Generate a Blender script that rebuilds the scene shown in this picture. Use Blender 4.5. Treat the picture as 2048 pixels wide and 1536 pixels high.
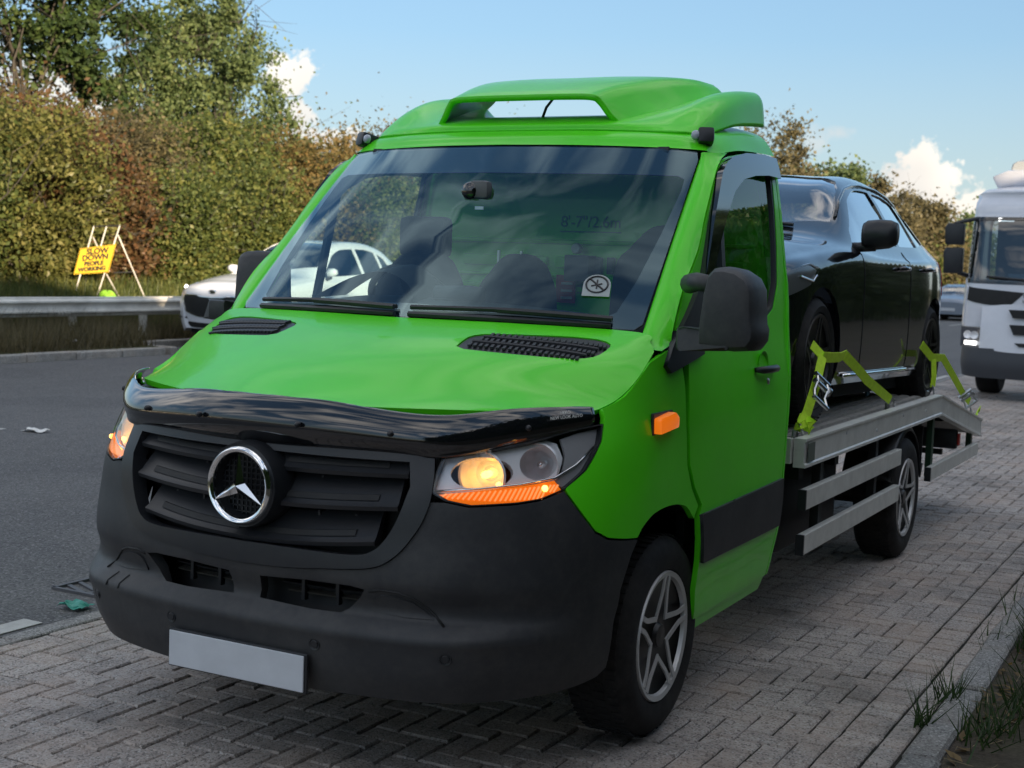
import bpy, bmesh, math, random
import numpy as np
from mathutils import Vector, Matrix, geometry as mgeo

for _o in list(bpy.data.objects): bpy.data.objects.remove(_o)
random.seed(7); RNG = np.random.default_rng(7)
SC = bpy.context.scene
COL = SC.collection
R = math.radians

# ------------------------------------------------------------------ camera
CAM_LOC = (2.6838, -4.3903, 1.5917)
CAM_F, CAM_YAW, CAM_PITCH, CAM_ROLL = 2791.88, .489, .0855, .0367
_fw = Vector((-math.sin(CAM_YAW) * math.cos(CAM_PITCH), math.cos(CAM_YAW) * math.cos(CAM_PITCH), -math.sin(CAM_PITCH)))
_rt = Vector((math.cos(CAM_YAW), math.sin(CAM_YAW), 0)); _up = _rt.cross(_fw)
_r2 = _rt * math.cos(CAM_ROLL) + _up * math.sin(CAM_ROLL); _u2 = -_rt * math.sin(CAM_ROLL) + _up * math.cos(CAM_ROLL)
cam_d = bpy.data.cameras.new('camera'); cam = bpy.data.objects.new('camera', cam_d); COL.objects.link(cam)
cam_d.sensor_width = 36; cam_d.lens = CAM_F / 2048 * 36; cam_d.clip_start = .05; cam_d.clip_end = 3000
_m = Matrix((_r2, _u2, -_fw)).transposed().to_4x4(); _m.translation = CAM_LOC; cam.matrix_world = _m
cam_d.dof.use_dof = True; cam_d.dof.focus_distance = 5.2; cam_d.dof.aperture_fstop = 5.6
SC.camera = cam
SC.render.resolution_x, SC.render.resolution_y = 1024, 768

# ------------------------------------------------------------------ sky, sun, exposure
SUN_EL, SUN_AZ = R(11), R(125)        # azimuth clockwise from +y seen from above
SKY_STRENGTH = .15
EXPOSURE = 1.15
W = bpy.data.worlds.new('World'); SC.world = W; W.use_nodes = True
nt = W.node_tree; nt.nodes.clear()
def N(tree, t, **k):
    n = tree.nodes.new(t)
    for a, v in k.items(): setattr(n, a, v)
    return n
def L(tree, a, b): tree.links.new(a, b)
def Mth(tree, op, a, b=None, clamp=False):
    n = N(tree, 'ShaderNodeMath', operation=op, use_clamp=clamp)
    for i, x in enumerate((a, b)):
        if x is None: continue
        if isinstance(x, (int, float)): n.inputs[i].default_value = x
        else: L(tree, x, n.inputs[i])
    return n.outputs[0]
def MixC(tree, f, a, b, blend='MIX'):
    n = N(tree, 'ShaderNodeMix', data_type='RGBA', blend_type=blend)
    for i, x in ((0, f), (6, a), (7, b)):
        if isinstance(x, (int, float)): n.inputs[i].default_value = x
        elif isinstance(x, tuple): n.inputs[i].default_value = (*x[:3], 1)
        else: L(tree, x, n.inputs[i])
    return n.outputs[2]
def Ramp(tree, f, stops, interp='LINEAR'):
    n = N(tree, 'ShaderNodeValToRGB'); n.color_ramp.interpolation = interp
    e = n.color_ramp.elements
    while len(e) < len(stops): e.new(.5)
    for el, (p, c) in zip(e, stops):
        el.position = p; el.color = (c, c, c, 1) if isinstance(c, (int, float)) else (*c[:3], 1)
    L(tree, f, n.inputs[0]); return n.outputs[0]
def Noise(tree, vec, scale, detail=4, rough=.55, dist=0):
    n = N(tree, 'ShaderNodeTexNoise'); n.inputs['Scale'].default_value = scale; n.inputs['Detail'].default_value = detail
    n.inputs['Roughness'].default_value = rough; n.inputs['Distortion'].default_value = dist
    if vec is not None: L(tree, vec, n.inputs['Vector'])
    return n.outputs[0]

sky = N(nt, 'ShaderNodeTexSky', sky_type='NISHITA'); sky.sun_disc = False
sky.sun_elevation = SUN_EL; sky.sun_rotation = SUN_AZ; sky.altitude = 60; sky.air_density = 1.15; sky.dust_density = .35; sky.ozone_density = 1.6
tc = N(nt, 'ShaderNodeTexCoord'); GEN = tc.outputs['Generated']
def vdot(v):
    n = N(nt, 'ShaderNodeVectorMath', operation='DOT_PRODUCT'); L(nt, GEN, n.inputs[0]); n.inputs[1].default_value = v; return n.outputs['Value']
sep = N(nt, 'ShaderNodeSeparateXYZ'); L(nt, GEN, sep.inputs[0])
_nrm = N(nt, 'ShaderNodeVectorMath', operation='ADD'); L(nt, GEN, _nrm.inputs[0])
_nz = N(nt, 'ShaderNodeTexNoise'); _nz.inputs['Scale'].default_value = 26; _nz.inputs['Detail'].default_value = 6; _nz.inputs['Roughness'].default_value = .6; L(nt, GEN, _nz.inputs['Vector'])
_nz3 = N(nt, 'ShaderNodeTexNoise'); _nz3.inputs['Scale'].default_value = 140; _nz3.inputs['Detail'].default_value = 5; L(nt, GEN, _nz3.inputs['Vector'])
puff = Mth(nt, 'ADD', Mth(nt, 'MULTIPLY', _nz.outputs[0], .62), Mth(nt, 'MULTIPLY', _nz3.outputs[0], .38))
_nz2 = N(nt, 'ShaderNodeTexNoise'); _nz2.inputs['Scale'].default_value = 9; _nz2.inputs['Detail'].default_value = 3; L(nt, GEN, _nz2.inputs['Vector'])
def cloud(d, ru, rv, amp=.95, soft=.35):
    """one cumulus: an ellipse round direction d with a noisy edge -> 0..1"""
    d = Vector(d).normalized(); e = Vector((0, 0, 1)).cross(d).normalized(); u = d.cross(e)
    a = Mth(nt, 'MULTIPLY', vdot(e), 1 / ru); b = Mth(nt, 'MULTIPLY', vdot(tuple(u)), 1 / rv)
    rr = Mth(nt, 'SQRT', Mth(nt, 'ADD', Mth(nt, 'MULTIPLY', a, a), Mth(nt, 'MULTIPLY', b, b)))
    k = Mth(nt, 'SUBTRACT', 1.0, rr)
    k = Mth(nt, 'ADD', k, Mth(nt, 'MULTIPLY', Mth(nt, 'SUBTRACT', puff, .5), 4.2))
    k = Mth(nt, 'DIVIDE', k, soft if ru > .017 else .9, clamp=True)
    front = Mth(nt, 'GREATER_THAN', vdot(tuple(d)), .5)
    return Mth(nt, 'MULTIPLY', Mth(nt, 'MULTIPLY', k, front), amp)
CL = [((-.602, .789, .127), .020, .018, .9), ((-.601, .794, .098), .018, .013, .85), ((-.582, .809, .083), .040, .009, .85),
      ((-.279, .956, .091), .011, .010, .42), ((-.264, .960, .097), .016, .006, .5), ((-.213, .975, .062), .038, .024, .97),
      ((-.185, .981, .045), .040, .016, .95), ((-.66, .745, .075), .07, .018, .8), ((-.72, .69, .10), .05, .03, .75),
      ((-.40, .915, .050), .09, .013, .8), ((.10, .99, .08), .12, .03, .8), ((.5, .86, .10), .16, .05, .8), ((.85, .5, .16), .16, .06, .8)]
acc = None
for c in CL:
    k = cloud(c[0], c[1], c[2], c[3]); acc = k if acc is None else Mth(nt, 'MAXIMUM', acc, k)
# thin high streaks over the half of the sky behind the photographer
mp = N(nt, 'ShaderNodeMapping'); mp.inputs['Scale'].default_value = (1.3, 3.2, 1.6); mp.inputs['Rotation'].default_value = (0, 0, R(25)); L(nt, GEN, mp.inputs[0])
ci = Noise(nt, mp.outputs[0], 1.9, 5, .52, .9)
ci = Ramp(nt, ci, [(.42, 0), (.70, 1)])
hi = Ramp(nt, sep.outputs[2], [(.12, 0), (.40, 1)])
bk = Ramp(nt, Mth(nt, 'ADD', Mth(nt, 'ADD', Mth(nt, 'MULTIPLY', sep.outputs[1], -.5), .5), Mth(nt, 'MULTIPLY', sep.outputs[2], .55)), [(.36, 0), (.66, 1)])
ci = Mth(nt, 'MULTIPLY', Mth(nt, 'MULTIPLY', Mth(nt, 'MULTIPLY', ci, hi), bk), .85)
skyc = N(nt, 'ShaderNodeMix', data_type='RGBA', blend_type='MULTIPLY'); skyc.inputs[0].default_value = 1
gam = N(nt, 'ShaderNodeGamma'); gam.inputs[1].default_value = .55; L(nt, sky.outputs[0], gam.inputs[0])
L(nt, gam.outputs[0], skyc.inputs[6]); skyc.inputs[7].default_value = (.61, .83, 1.10, 1)
cshade = Ramp(nt, _nz2.outputs[0], [(.35, (2.5, 2.4, 2.3)), (.62, (3.9, 3.6, 3.15))])
hz = Ramp(nt, sep.outputs[2], [(.0, .62), (.16, 0)])
base_sky = MixC(nt, hz, skyc.outputs[2], (2.05, 2.2, 2.2))          # pale band of haze all round the horizon
c1 = MixC(nt, ci, base_sky, (8.6, 8.0, 7.3))
c2 = MixC(nt, acc, c1, cshade)
bg = N(nt, 'ShaderNodeBackground'); bg.inputs[1].default_value = SKY_STRENGTH; L(nt, c2, bg.inputs[0])
wo = N(nt, 'ShaderNodeOutputWorld'); L(nt, bg.outputs[0], wo.inputs[0])
sd = bpy.data.lights.new('sun', 'SUN'); so = bpy.data.objects.new('sun', sd); COL.objects.link(so)
sd.energy = 5.0; sd.angle = R(.6); sd.color = (1, .80, .56)
_sv = Vector((math.sin(SUN_AZ) * math.cos(SUN_EL), math.cos(SUN_AZ) * math.cos(SUN_EL), math.sin(SUN_EL)))
so.rotation_euler = _sv.to_track_quat('Z', 'Y').to_euler()
vs = SC.view_settings; vs.view_transform = 'Standard'; vs.look = 'None'; vs.exposure = EXPOSURE; vs.gamma = 1; vs.use_curve_mapping = False
SC.cycles.max_bounces = 8; SC.cycles.transparent_max_bounces = 12; SC.cycles.caustics_reflective = False; SC.cycles.caustics_refractive = False
SC.cycles.use_denoising = True

# ------------------------------------------------------------------ materials
MATS = {}
def mat(name, col=(.5, .5, .5), rough=.5, metal=0, coat=0, spec=.5, noise=0, nscale=8, bump=0, bscale=60, emit=None, estr=0, rvar=0, trans=0, ior=1.45, dirt=0):
    if name in MATS: return MATS[name]
    m = bpy.data.materials.new(name); m.use_nodes = True; t = m.node_tree; b = t.nodes['Principled BSDF']
    b.inputs['Base Color'].default_value = (*col, 1); b.inputs['Roughness'].default_value = rough; b.inputs['Metallic'].default_value = metal
    b.inputs['Coat Weight'].default_value = coat; b.inputs['Coat Roughness'].default_value = .04; b.inputs['Specular IOR Level'].default_value = spec
    b.inputs['Transmission Weight'].default_value = trans; b.inputs['IOR'].default_value = ior
    tcn = N(t, 'ShaderNodeTexCoord').outputs['Object']
    if noise:
        n = Noise(t, tcn, nscale, 5, .6)
        L(t, MixC(t, Ramp(t, n, [(.3, 0), (.7, 1)]), tuple(c * (1 - noise) for c in col), tuple(min(1, c * (1 + noise)) for c in col)), b.inputs['Base Color'])
    if dirt:                                        # patchy road film and scuffs
        src = b.inputs['Base Color'].links[0].from_socket if b.inputs['Base Color'].links else tuple(col)
        d1 = Noise(t, tcn, 2.6, 6, .68); d2 = Noise(t, tcn, 38, 4, .7)
        k = Ramp(t, Mth(t, 'ADD', Mth(t, 'MULTIPLY', d1, .65), Mth(t, 'MULTIPLY', d2, .35)), [(.44, 0), (.70, 1)])
        L(t, MixC(t, Mth(t, 'MULTIPLY', k, dirt), src, (.20, .185, .16)), b.inputs['Base Color'])
    if rvar:
        n = Noise(t, tcn, nscale * 1.7, 4)
        L(t, Mth(t, 'ADD', Mth(t, 'MULTIPLY', n, rvar * 2), rough - rvar, clamp=True), b.inputs['Roughness'])
    if bump:
        n = Noise(t, tcn, bscale, 3); bp_ = N(t, 'ShaderNodeBump'); bp_.inputs['Strength'].default_value = bump; bp_.inputs['Distance'].default_value = .004
        L(t, n, bp_.inputs['Height']); L(t, bp_.outputs[0], b.inputs['Normal'])
    if emit:
        b.inputs['Emission Color'].default_value = (*emit, 1); b.inputs['Emission Strength'].default_value = estr
    MATS[name] = m; return m
def glass(name, tint=(.8, .86, .86), ior=1.5, boost=1.0, rough=0.0, refl=(1, 1, 1)):
    """thin pane: see-through by angle, mirror-like by Fresnel"""
    if name in MATS: return MATS[name]
    m = bpy.data.materials.new(name); m.use_nodes = True; t = m.node_tree; t.nodes.clear()
    tr = N(t, 'ShaderNodeBsdfTransparent'); tr.inputs[0].default_value = (*tint, 1)
    gl = N(t, 'ShaderNodeBsdfGlossy'); gl.inputs['Roughness'].default_value = rough; gl.inputs[0].default_value = (*refl, 1)
    fr = N(t, 'ShaderNodeFresnel'); bf = N(t, 'ShaderNodeNewGeometry').outputs['Backfacing']
    L(t, Mth(t, 'ADD', Mth(t, 'MULTIPLY', bf, 1 / ior - ior), ior), fr.inputs[0])     # same mirror strength from both sides of a pane
    mx = N(t, 'ShaderNodeMixShader'); L(t, Mth(t, 'MULTIPLY', fr.outputs[0], boost, clamp=True), mx.inputs[0]); L(t, tr.outputs[0], mx.inputs[1]); L(t, gl.outputs[0], mx.inputs[2])
    o = N(t, 'ShaderNodeOutputMaterial'); L(t, mx.outputs[0], o.inputs[0]); MATS[name] = m; return m
GREEN = mat('green_paint', (.085, .68, .010), .36, coat=.38, spec=.28, noise=.05, nscale=3, rvar=.05, dirt=.05)
BLACKPL = mat('textured_dark_plastic', (.030, .032, .036), .5, spec=.45, noise=.15, nscale=5, bump=.12, bscale=420, rvar=.06, dirt=.16)
DARKPL = mat('dark_plastic', (.017, .019, .023), .38, spec=.5, rvar=.06, dirt=.05)
GLOSSBLK = mat('gloss_black_acrylic', (.006, .007, .009), .06, coat=1, rvar=.02)
CHROME = mat('chrome', (.86, .87, .88), .08, metal=1)
STEEL = mat('zinc_steel', (.55, .56, .57), .3, metal=1, rvar=.1)
ALU = mat('brushed_aluminium', (.70, .70, .66), .45, metal=.25, noise=.10, nscale=9, bump=.05, bscale=150, rvar=.08, dirt=.22)
ALUDECK = mat('worn_aluminium_deck', (.40, .385, .36), .45, metal=.4, noise=.25, nscale=14, rvar=.12)
RUBBER = mat('tyre_rubber', (.014, .014, .015), .75, noise=.25, nscale=18, spec=.3, dirt=.12)
CHASSIS = mat('chassis_black', (.010, .011, .012), .6, noise=.3, nscale=12)
INTERIOR = mat('cab_interior_grey', (.018, .021, .026), .7, noise=.15)
SEAT = mat('seat_fabric', (.016, .018, .024), .9, noise=.2, nscale=30)
WSGLASS = glass('windscreen_glass', (.74, .88, .89), 1.6, 1.2, refl=(.55, .82, 1.0))
SIDEGLASS = glass('tinted_side_glass', (.62, .72, .70), 1.5, 1.1)
CARGLASS = glass('car_glass', (.60, .67, .70), 1.55, 2.6)
LENS = glass('lamp_lens', (.93, .94, .95), 1.45, 1.0)
FRIT = mat('black_glass_border', (.008, .012, .020), .08, coat=1)
AMBERLIT = mat('lit_amber_lens', (.85, .24, .01), .2, emit=(1, .30, .02), estr=1.3)
BULB = mat('lit_amber_bulb', (1, .6, .2), .2, emit=(1, .50, .10), estr=2.2)
SILVERREF = mat('lamp_reflector', (.93, .93, .95), .25, metal=.15)
WHEELSILVER = mat('wheel_silver', (.55, .55, .55), .40, metal=.45)
WHEELBLACK = mat('wheel_black', (.010, .010, .011), .35)
LIME = mat('lime_webbing', (.60, .92, .04), .75, noise=.12, nscale=40, bump=.2, bscale=300)
PLATE = mat('pale_plate', (.55, .58, .62), .35, noise=.06, nscale=10)
BLACKCAR = mat('black_car_paint', (.006, .007, .010), .12, coat=1)
WHITECAR = mat('white_car_paint', (.66, .68, .73), .25, coat=.8, dirt=.06)
WHITETRUCK = mat('white_cab_paint', (.70, .72, .78), .3, coat=.6, noise=.03)
RED = mat('red_plastic', (.45, .03, .02), .4)
WHITEPAINT = mat('white_print', (.75, .75, .73), .6)
# ------------------------------------------------------------------ mesh helpers
def newobj(name, me, m=None, parent=None):
    o = bpy.data.objects.new(name, me); COL.objects.link(o)
    if m is not None:
        me.materials.append(m)
    if parent is not None: o.parent = parent
    return o
def tag(o, label=None, cat=None, group=None, kind=None):
    if label: o['label'] = label
    if cat: o['category'] = cat
    if group: o['group'] = group
    if kind: o['kind'] = kind
    return o
def empty(name, loc=(0, 0, 0), rz=0, label=None, cat=None, group=None, kind=None, parent=None):
    o = bpy.data.objects.new(name, None); COL.objects.link(o); o.location = loc; o.rotation_euler = (0, 0, rz); o.empty_display_size = .2
    if parent is not None: o.parent = parent
    return tag(o, label, cat, group, kind)
def mesh_from(name, V, F, smooth=False):
    me = bpy.data.meshes.new(name); me.from_pydata([tuple(v) for v in V], [], [tuple(f) for f in F]); me.update()
    if smooth: me.polygons.foreach_set('use_smooth', [True] * len(me.polygons))
    return me
class MB:
    """collects simple solids into one mesh"""
    def __init__(s): s.V = []; s.F = []
    def add(s, V, F):
        n = len(s.V); s.V += [tuple(v) for v in V]; s.F += [tuple(i + n for i in f) for f in F]; return s
    def box(s, c, d, rot=None):
        x, y, z = [k / 2 for k in d]; M = rot if rot is not None else Matrix.Identity(3)
        V = [Vector(c) + M @ Vector((a * x, b * y, e * z)) for a, b, e in ((-1,-1,-1),(1,-1,-1),(1,1,-1),(-1,1,-1),(-1,-1,1),(1,-1,1),(1,1,1),(-1,1,1))]
        return s.add(V, [(0,3,2,1),(4,5,6,7),(0,1,5,4),(1,2,6,5),(2,3,7,6),(3,0,4,7)])
    def prism(s, poly, d):
        """closed polygon of 3D points extruded by vector d"""
        n = len(poly); P = [Vector(p) for p in poly]; D = Vector(d)
        return s.add(P + [p + D for p in P], [tuple(range(n))[::-1], tuple(range(n, 2 * n))] + [(i, (i + 1) % n, (i + 1) % n + n, i + n) for i in range(n)])
    def tube(s, pts, r, n=8, caps=True):
        P = [Vector(p) for p in pts]; V = []; F = []; m = len(P); rr = r if isinstance(r, (list, tuple)) else [r] * m
        t0 = (P[1] - P[0]).normalized(); a = t0.orthogonal().normalized()
        for i, p in enumerate(P):
            t = (P[min(i + 1, m - 1)] - P[max(i - 1, 0)]).normalized(); a = (a - t * a.dot(t)).normalized(); b = t.cross(a)
            for k in range(n):
                w = 2 * math.pi * k / n; V.append(p + (a * math.cos(w) + b * math.sin(w)) * rr[i])
        for i in range(m - 1):
            for k in range(n): F.append((i * n + k, i * n + (k + 1) % n, (i + 1) * n + (k + 1) % n, (i + 1) * n + k))
        if caps: F += [tuple(range(n))[::-1], tuple(range((m - 1) * n, m * n))]
        return s.add(V, F)
    def ribbon(s, pts, w, t, wdir):
        """flat strap of width w (vectors wdir per point or one) and thickness t along pts"""
        P = [Vector(p) for p in pts]; m = len(P); V = []; F = []
        for i, p in enumerate(P):
            tan = (P[min(i + 1, m - 1)] - P[max(i - 1, 0)]).normalized(); wd = Vector(wdir[i] if isinstance(wdir, list) else wdir)
            wd = (wd - tan * wd.dot(tan)).normalized(); nn = tan.cross(wd)
            V += [p + wd * w / 2 + nn * t / 2, p - wd * w / 2 + nn * t / 2, p - wd * w / 2 - nn * t / 2, p + wd * w / 2 - nn * t / 2]
        for i in range(m - 1):
            for k in range(4): F.append((i * 4 + k, i * 4 + (k + 1) % 4, (i + 1) * 4 + (k + 1) % 4, (i + 1) * 4 + k))
        F += [(3, 2, 1, 0), tuple(range((m - 1) * 4, m * 4))]
        return s.add(V, F)
    def lathe(s, prof, c, axis, n=32, a0=0, a1=2 * math.pi):
        """profile [(radius, along axis)] revolved about axis through c"""
        A = Vector(axis).normalized(); e = A.orthogonal().normalized(); f = A.cross(e); V = []; F = []; c = Vector(c); k = len(prof)
        full = abs(a1 - a0 - 2 * math.pi) < 1e-6; m = n if full else n + 1
        for i in range(m):
            w = a0 + (a1 - a0) * i / n; d = e * math.cos(w) + f * math.sin(w)
            V += [c + A * h + d * r for r, h in prof]
        for i in range(n):
            j = (i + 1) % m
            for q in range(k - 1): F.append((i * k + q, j * k + q, j * k + q + 1, i * k + q + 1))
        return s.add(V, F)
    def build(s, name, m, parent=None, smooth=False, bevel=0, seg=2, auto=None, mirror=False):
        me = mesh_from(name, s.V, s.F, smooth)
        bm = bmesh.new(); bm.from_mesh(me)
        if mirror:
            g = bmesh.ops.duplicate(bm, geom=bm.verts[:] + bm.edges[:] + bm.faces[:])['geom']
            vs_ = [x for x in g if isinstance(x, bmesh.types.BMVert)]
            for v in vs_: v.co.x *= -1
            bmesh.ops.reverse_faces(bm, faces=[x for x in g if isinstance(x, bmesh.types.BMFace)])
        bmesh.ops.recalc_face_normals(bm, faces=bm.faces[:])
        if bevel:
            bmesh.ops.bevel(bm, geom=[e for e in bm.edges if len(e.link_faces) == 2 and e.calc_face_angle(0) > .5], offset=bevel, segments=seg, affect='EDGES', clamp_overlap=True, profile=.6)
        if auto is not None:
            for f in bm.faces: f.smooth = True
            for e in bm.edges: e.smooth = e.calc_face_angle(0) < auto if len(e.link_faces) == 2 else True
        bm.to_mesh(me); bm.free()
        return newobj(name, me, m, parent)
def gridmesh(X, close=False):
    """(r,c,3) array -> V,F"""
    r, c, _ = X.shape; V = X.reshape(-1, 3); F = []
    for i in range(r - 1):
        for j in range(c - 1 + (1 if close else 0)):
            j2 = (j + 1) % c; F.append((i * c + j, i * c + j2, (i + 1) * c + j2, (i + 1) * c + j))
    return V, F
def chaikin(P, it=2, keep=()):
    P = [np.array(p, float) for p in P]
    for _ in range(it):
        Q = []
        for i in range(len(P)):
            a, b = P[i], P[(i + 1) % len(P)]; Q += [a * .75 + b * .25, a * .25 + b * .75]
        P = Q
    return P
def densify(P, sc, step):
    out = []; P = [np.array(p, float) for p in P]
    for i in range(len(P)):
        a, b = P[i], P[(i + 1) % len(P)]; n = max(1, int(math.ceil(np.linalg.norm((b - a) * sc) / step)))
        out += [a + (b - a) * k / n for k in range(n)]
    return np.array(out)
def inpoly(pts, poly):
    x, y = pts[:, 0], pts[:, 1]; r = np.zeros(len(pts), bool); n = len(poly)
    for i in range(n):
        x1, y1 = poly[i]; x2, y2 = poly[(i + 1) % n]
        if y1 == y2: continue
        k = ((y1 > y) != (y2 > y)) & (x < (x2 - x1) * (y - y1) / (y2 - y1) + x1); r ^= k
    return r
def trim(name, S, outer, m, parent=None, holes=(), su=.3, sv=1.0, step=.035, thick=.012, off=0.0, sym=False, smooth_it=0, world=None, back=False, label=None):
    """panel cut out of surface S along a (u,v) polygon, with holes, inner flange of depth thick"""
    sc = np.array([su, sv])
    if smooth_it: outer = chaikin(outer, smooth_it)
    loops = [densify(outer, sc, step)] + [densify(h, sc, step) for h in holes]
    o2 = loops[0]
    lo, hi = o2.min(0), o2.max(0)
    gu = np.arange(lo[0], hi[0], step / su); gv = np.arange(lo[1], hi[1], step / sv)
    G = np.stack(np.meshgrid(gu, gv), -1).reshape(-1, 2); G = G + ((np.arange(len(G)) // len(gu)) % 2)[:, None] * np.array([step / su / 2, 0])
    k = inpoly(G, loops[0])
    for h in loops[1:]: k &= ~inpoly(G, h)
    G = G[k]
    allb = np.concatenate(loops) * sc
    Gs = G * sc
    if len(Gs):
        dmin = np.full(len(Gs), 9.)
        for ch in range(0, len(allb), 400): dmin = np.minimum(dmin, np.sqrt(((Gs[:, None] - allb[None, ch:ch + 400])**2).sum(-1)).min(1))
        Gs = Gs[dmin > step * .45]
    P2 = [Vector(p) for p in np.concatenate([allb, Gs])]
    E = []; n0 = 0
    for l in loops:
        n = len(l); E += [(n0 + i, n0 + (i + 1) % n) for i in range(n)]; n0 += n
    vv, ee, ff, ov, oe, of = mgeo.delaunay_2d_cdt(P2, E, [], 0, 1e-6)
    vv = np.array([tuple(v) for v in vv]) / sc; ff = [tuple(f) for f in ff]
    cen = np.array([vv[list(f)].mean(0) for f in ff]); k = inpoly(cen, loops[0])
    for h in loops[1:]: k &= ~inpoly(cen, h)
    ff = [f for f, q in zip(ff, k) if q]
    def ev(uv):
        u = np.abs(uv[:, 0]) if sym else uv[:, 0]; X = S(u, uv[:, 1]); Nn = S.normal(np.maximum(u, 2e-3) if sym else u, uv[:, 1])
        if sym: sg = np.where(uv[:, 0] < 0, -1, 1); X[:, 0] *= sg; Nn[:, 0] *= sg
        return X, Nn
    X, Nn = ev(vv); X = X + Nn * off
    F = []
    for f in ff:
        a, b, c = X[f[0]], X[f[1]], X[f[2]]
        F.append(f if np.dot(np.cross(b - a, c - a), Nn[f[0]]) > 0 else f[::-1])
    V = [tuple(x) for x in X]
    if thick:
        cnt = {}
        for f in F:
            for i in range(3):
                a, b = f[i], f[(i + 1) % 3]
                if (b, a) in cnt: cnt.pop((b, a))
                else: cnt[(a, b)] = 1
        mp_ = {}
        def two(i):
            if i not in mp_:
                mp_[i] = len(V); V.append(tuple(X[i])); V.append(tuple(X[i] - Nn[i] * thick))
            return mp_[i]
        for a, b in cnt:
            i, j = two(a), two(b); F.append((j, i, i + 1, j + 1))
    me = mesh_from(name, V, F, True)
    cn = np.zeros((len(V), 3)); cn[:len(X)] = Nn
    me.normals_split_custom_set_from_vertices(cn.tolist())
    o = newobj(name, me, m, parent)
    if label: o['label'] = label
    return o
def smoothed(S, nu, nv, it, symc=True):
    """resample a surface on a finer net and relax the inside"""
    us = np.linspace(S.ku[0], S.ku[-1], nu); vs_ = np.linspace(S.kv[0], S.kv[-1], nv); U, V_ = np.meshgrid(us, vs_)
    P = S(U.ravel(), V_.ravel()).reshape(nv, nu, 3)
    for _ in range(it):
        Q = P.copy(); L_ = P[:, [1] + list(range(nu - 1))].copy()
        if symc: L_[:, 0, 0] *= -1
        Q[1:-1, (0 if symc else 1):-1] = ((P[:-2] + P[2:])[:, (0 if symc else 1):-1] + (L_[1:-1, (0 if symc else 1):-1] + P[1:-1, (1 if symc else 2):])) / 4
        P = Q
    return Surf(P, ku=us, kv=vs_)
def flipx(o, parent=None, name=None):
    """mirrored copy of a part about x=0"""
    me = o.data.copy(); n = len(me.vertices); co = np.empty(n * 3); me.vertices.foreach_get('co', co); co = co.reshape(-1, 3)
    co[:, 0] *= -1; me.vertices.foreach_set('co', co.ravel()); me.flip_normals(); me.update()
    c = bpy.data.objects.new(name or o.name.split('.')[0], me); COL.objects.link(c); c.parent = parent if parent is not None else o.parent
    return c
def text(name, s, size, m, parent, loc, rot, depth=.002, align='CENTER', shear=0, bold=0, space=1):
    """raised lettering as a mesh"""
    cu = bpy.data.curves.new(name, 'FONT'); cu.body = s; cu.size = size; cu.extrude = depth; cu.align_x = align; cu.align_y = 'CENTER'; cu.shear = shear; cu.offset = bold; cu.resolution_u = 4; cu.space_character = space
    tmp = bpy.data.objects.new(name, cu); me = bpy.data.meshes.new_from_object(tmp); bpy.data.objects.remove(tmp); me.name = name
    me.materials.clear(); o = newobj(name, me, m, parent); o.location = loc; o.rotation_euler = rot
    return o
def copy_tree(o, parent=None):
    c = o.copy(); COL.objects.link(c)
    if parent is not None: c.parent = parent
    for ch in list(o.children): copy_tree(ch, c)
    return c
# ---------- surface maths ----------
def crbasis(kn, t):
    """local cubic Hermite basis on knots kn evaluated at t -> (len(t), len(kn))"""
    kn = np.asarray(kn, float); t = np.atleast_1d(np.asarray(t, float)); n = len(kn)
    T = np.zeros((n, n))
    for i in range(n):
        if i == 0: h = kn[1] - kn[0]; T[0, 0] = -1 / h; T[0, 1] = 1 / h
        elif i == n - 1: h = kn[i] - kn[i - 1]; T[i, i] = 1 / h; T[i, i - 1] = -1 / h
        else:
            h0 = kn[i] - kn[i - 1]; h1 = kn[i + 1] - kn[i]
            T[i, i - 1] += -h1 / (h0 * (h0 + h1)); T[i, i + 1] += h0 / (h1 * (h0 + h1)); T[i, i] += (h1 - h0) / (h0 * h1)
    k = np.clip(np.searchsorted(kn, t, side='right') - 1, 0, n - 2)
    h = kn[k + 1] - kn[k]; s = (t - kn[k]) / h
    lo = s < 0; hi = s > 1; sc = np.clip(s, 0, 1)
    h00 = 2 * sc**3 - 3 * sc**2 + 1; h10 = sc**3 - 2 * sc**2 + sc; h01 = -2 * sc**3 + 3 * sc**2; h11 = sc**3 - sc**2
    B = np.zeros((len(t), n)); r = np.arange(len(t))
    B[r, k] += h00; B[r, k + 1] += h01
    B += (h10 * h)[:, None] * T[k] + (h11 * h)[:, None] * T[k + 1]
    ex = np.where(lo, s, 0) * h; B += ex[:, None] * T[0] * lo[:, None]
    ex = np.where(hi, s - 1, 0) * h; B += ex[:, None] * T[n - 1] * hi[:, None]
    return B

class Surf:
    def __init__(s, rows, ku=None, kv=None):
        s.P = np.array(rows, float)                       # (rows v, cols u, 3)
        s.kv = np.arange(len(rows)) if kv is None else np.array(kv, float)
        s.ku = np.arange(s.P.shape[1]) if ku is None else np.array(ku, float)
    def __call__(s, u, v):
        u = np.atleast_1d(np.asarray(u, float)); v = np.atleast_1d(np.asarray(v, float))
        return np.einsum('nj,ni,jik->nk', crbasis(s.kv, v), crbasis(s.ku, u), s.P)
    def normal(s, u, v, e=1e-3):
        u = np.atleast_1d(np.asarray(u, float)); v = np.atleast_1d(np.asarray(v, float))
        du = s(u + e, v) - s(u - e, v); dv = s(u, v + e) - s(u, v - e)
        n = np.cross(du, dv); return n / (np.linalg.norm(n, axis=1)[:, None] + 1e-12)

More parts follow.
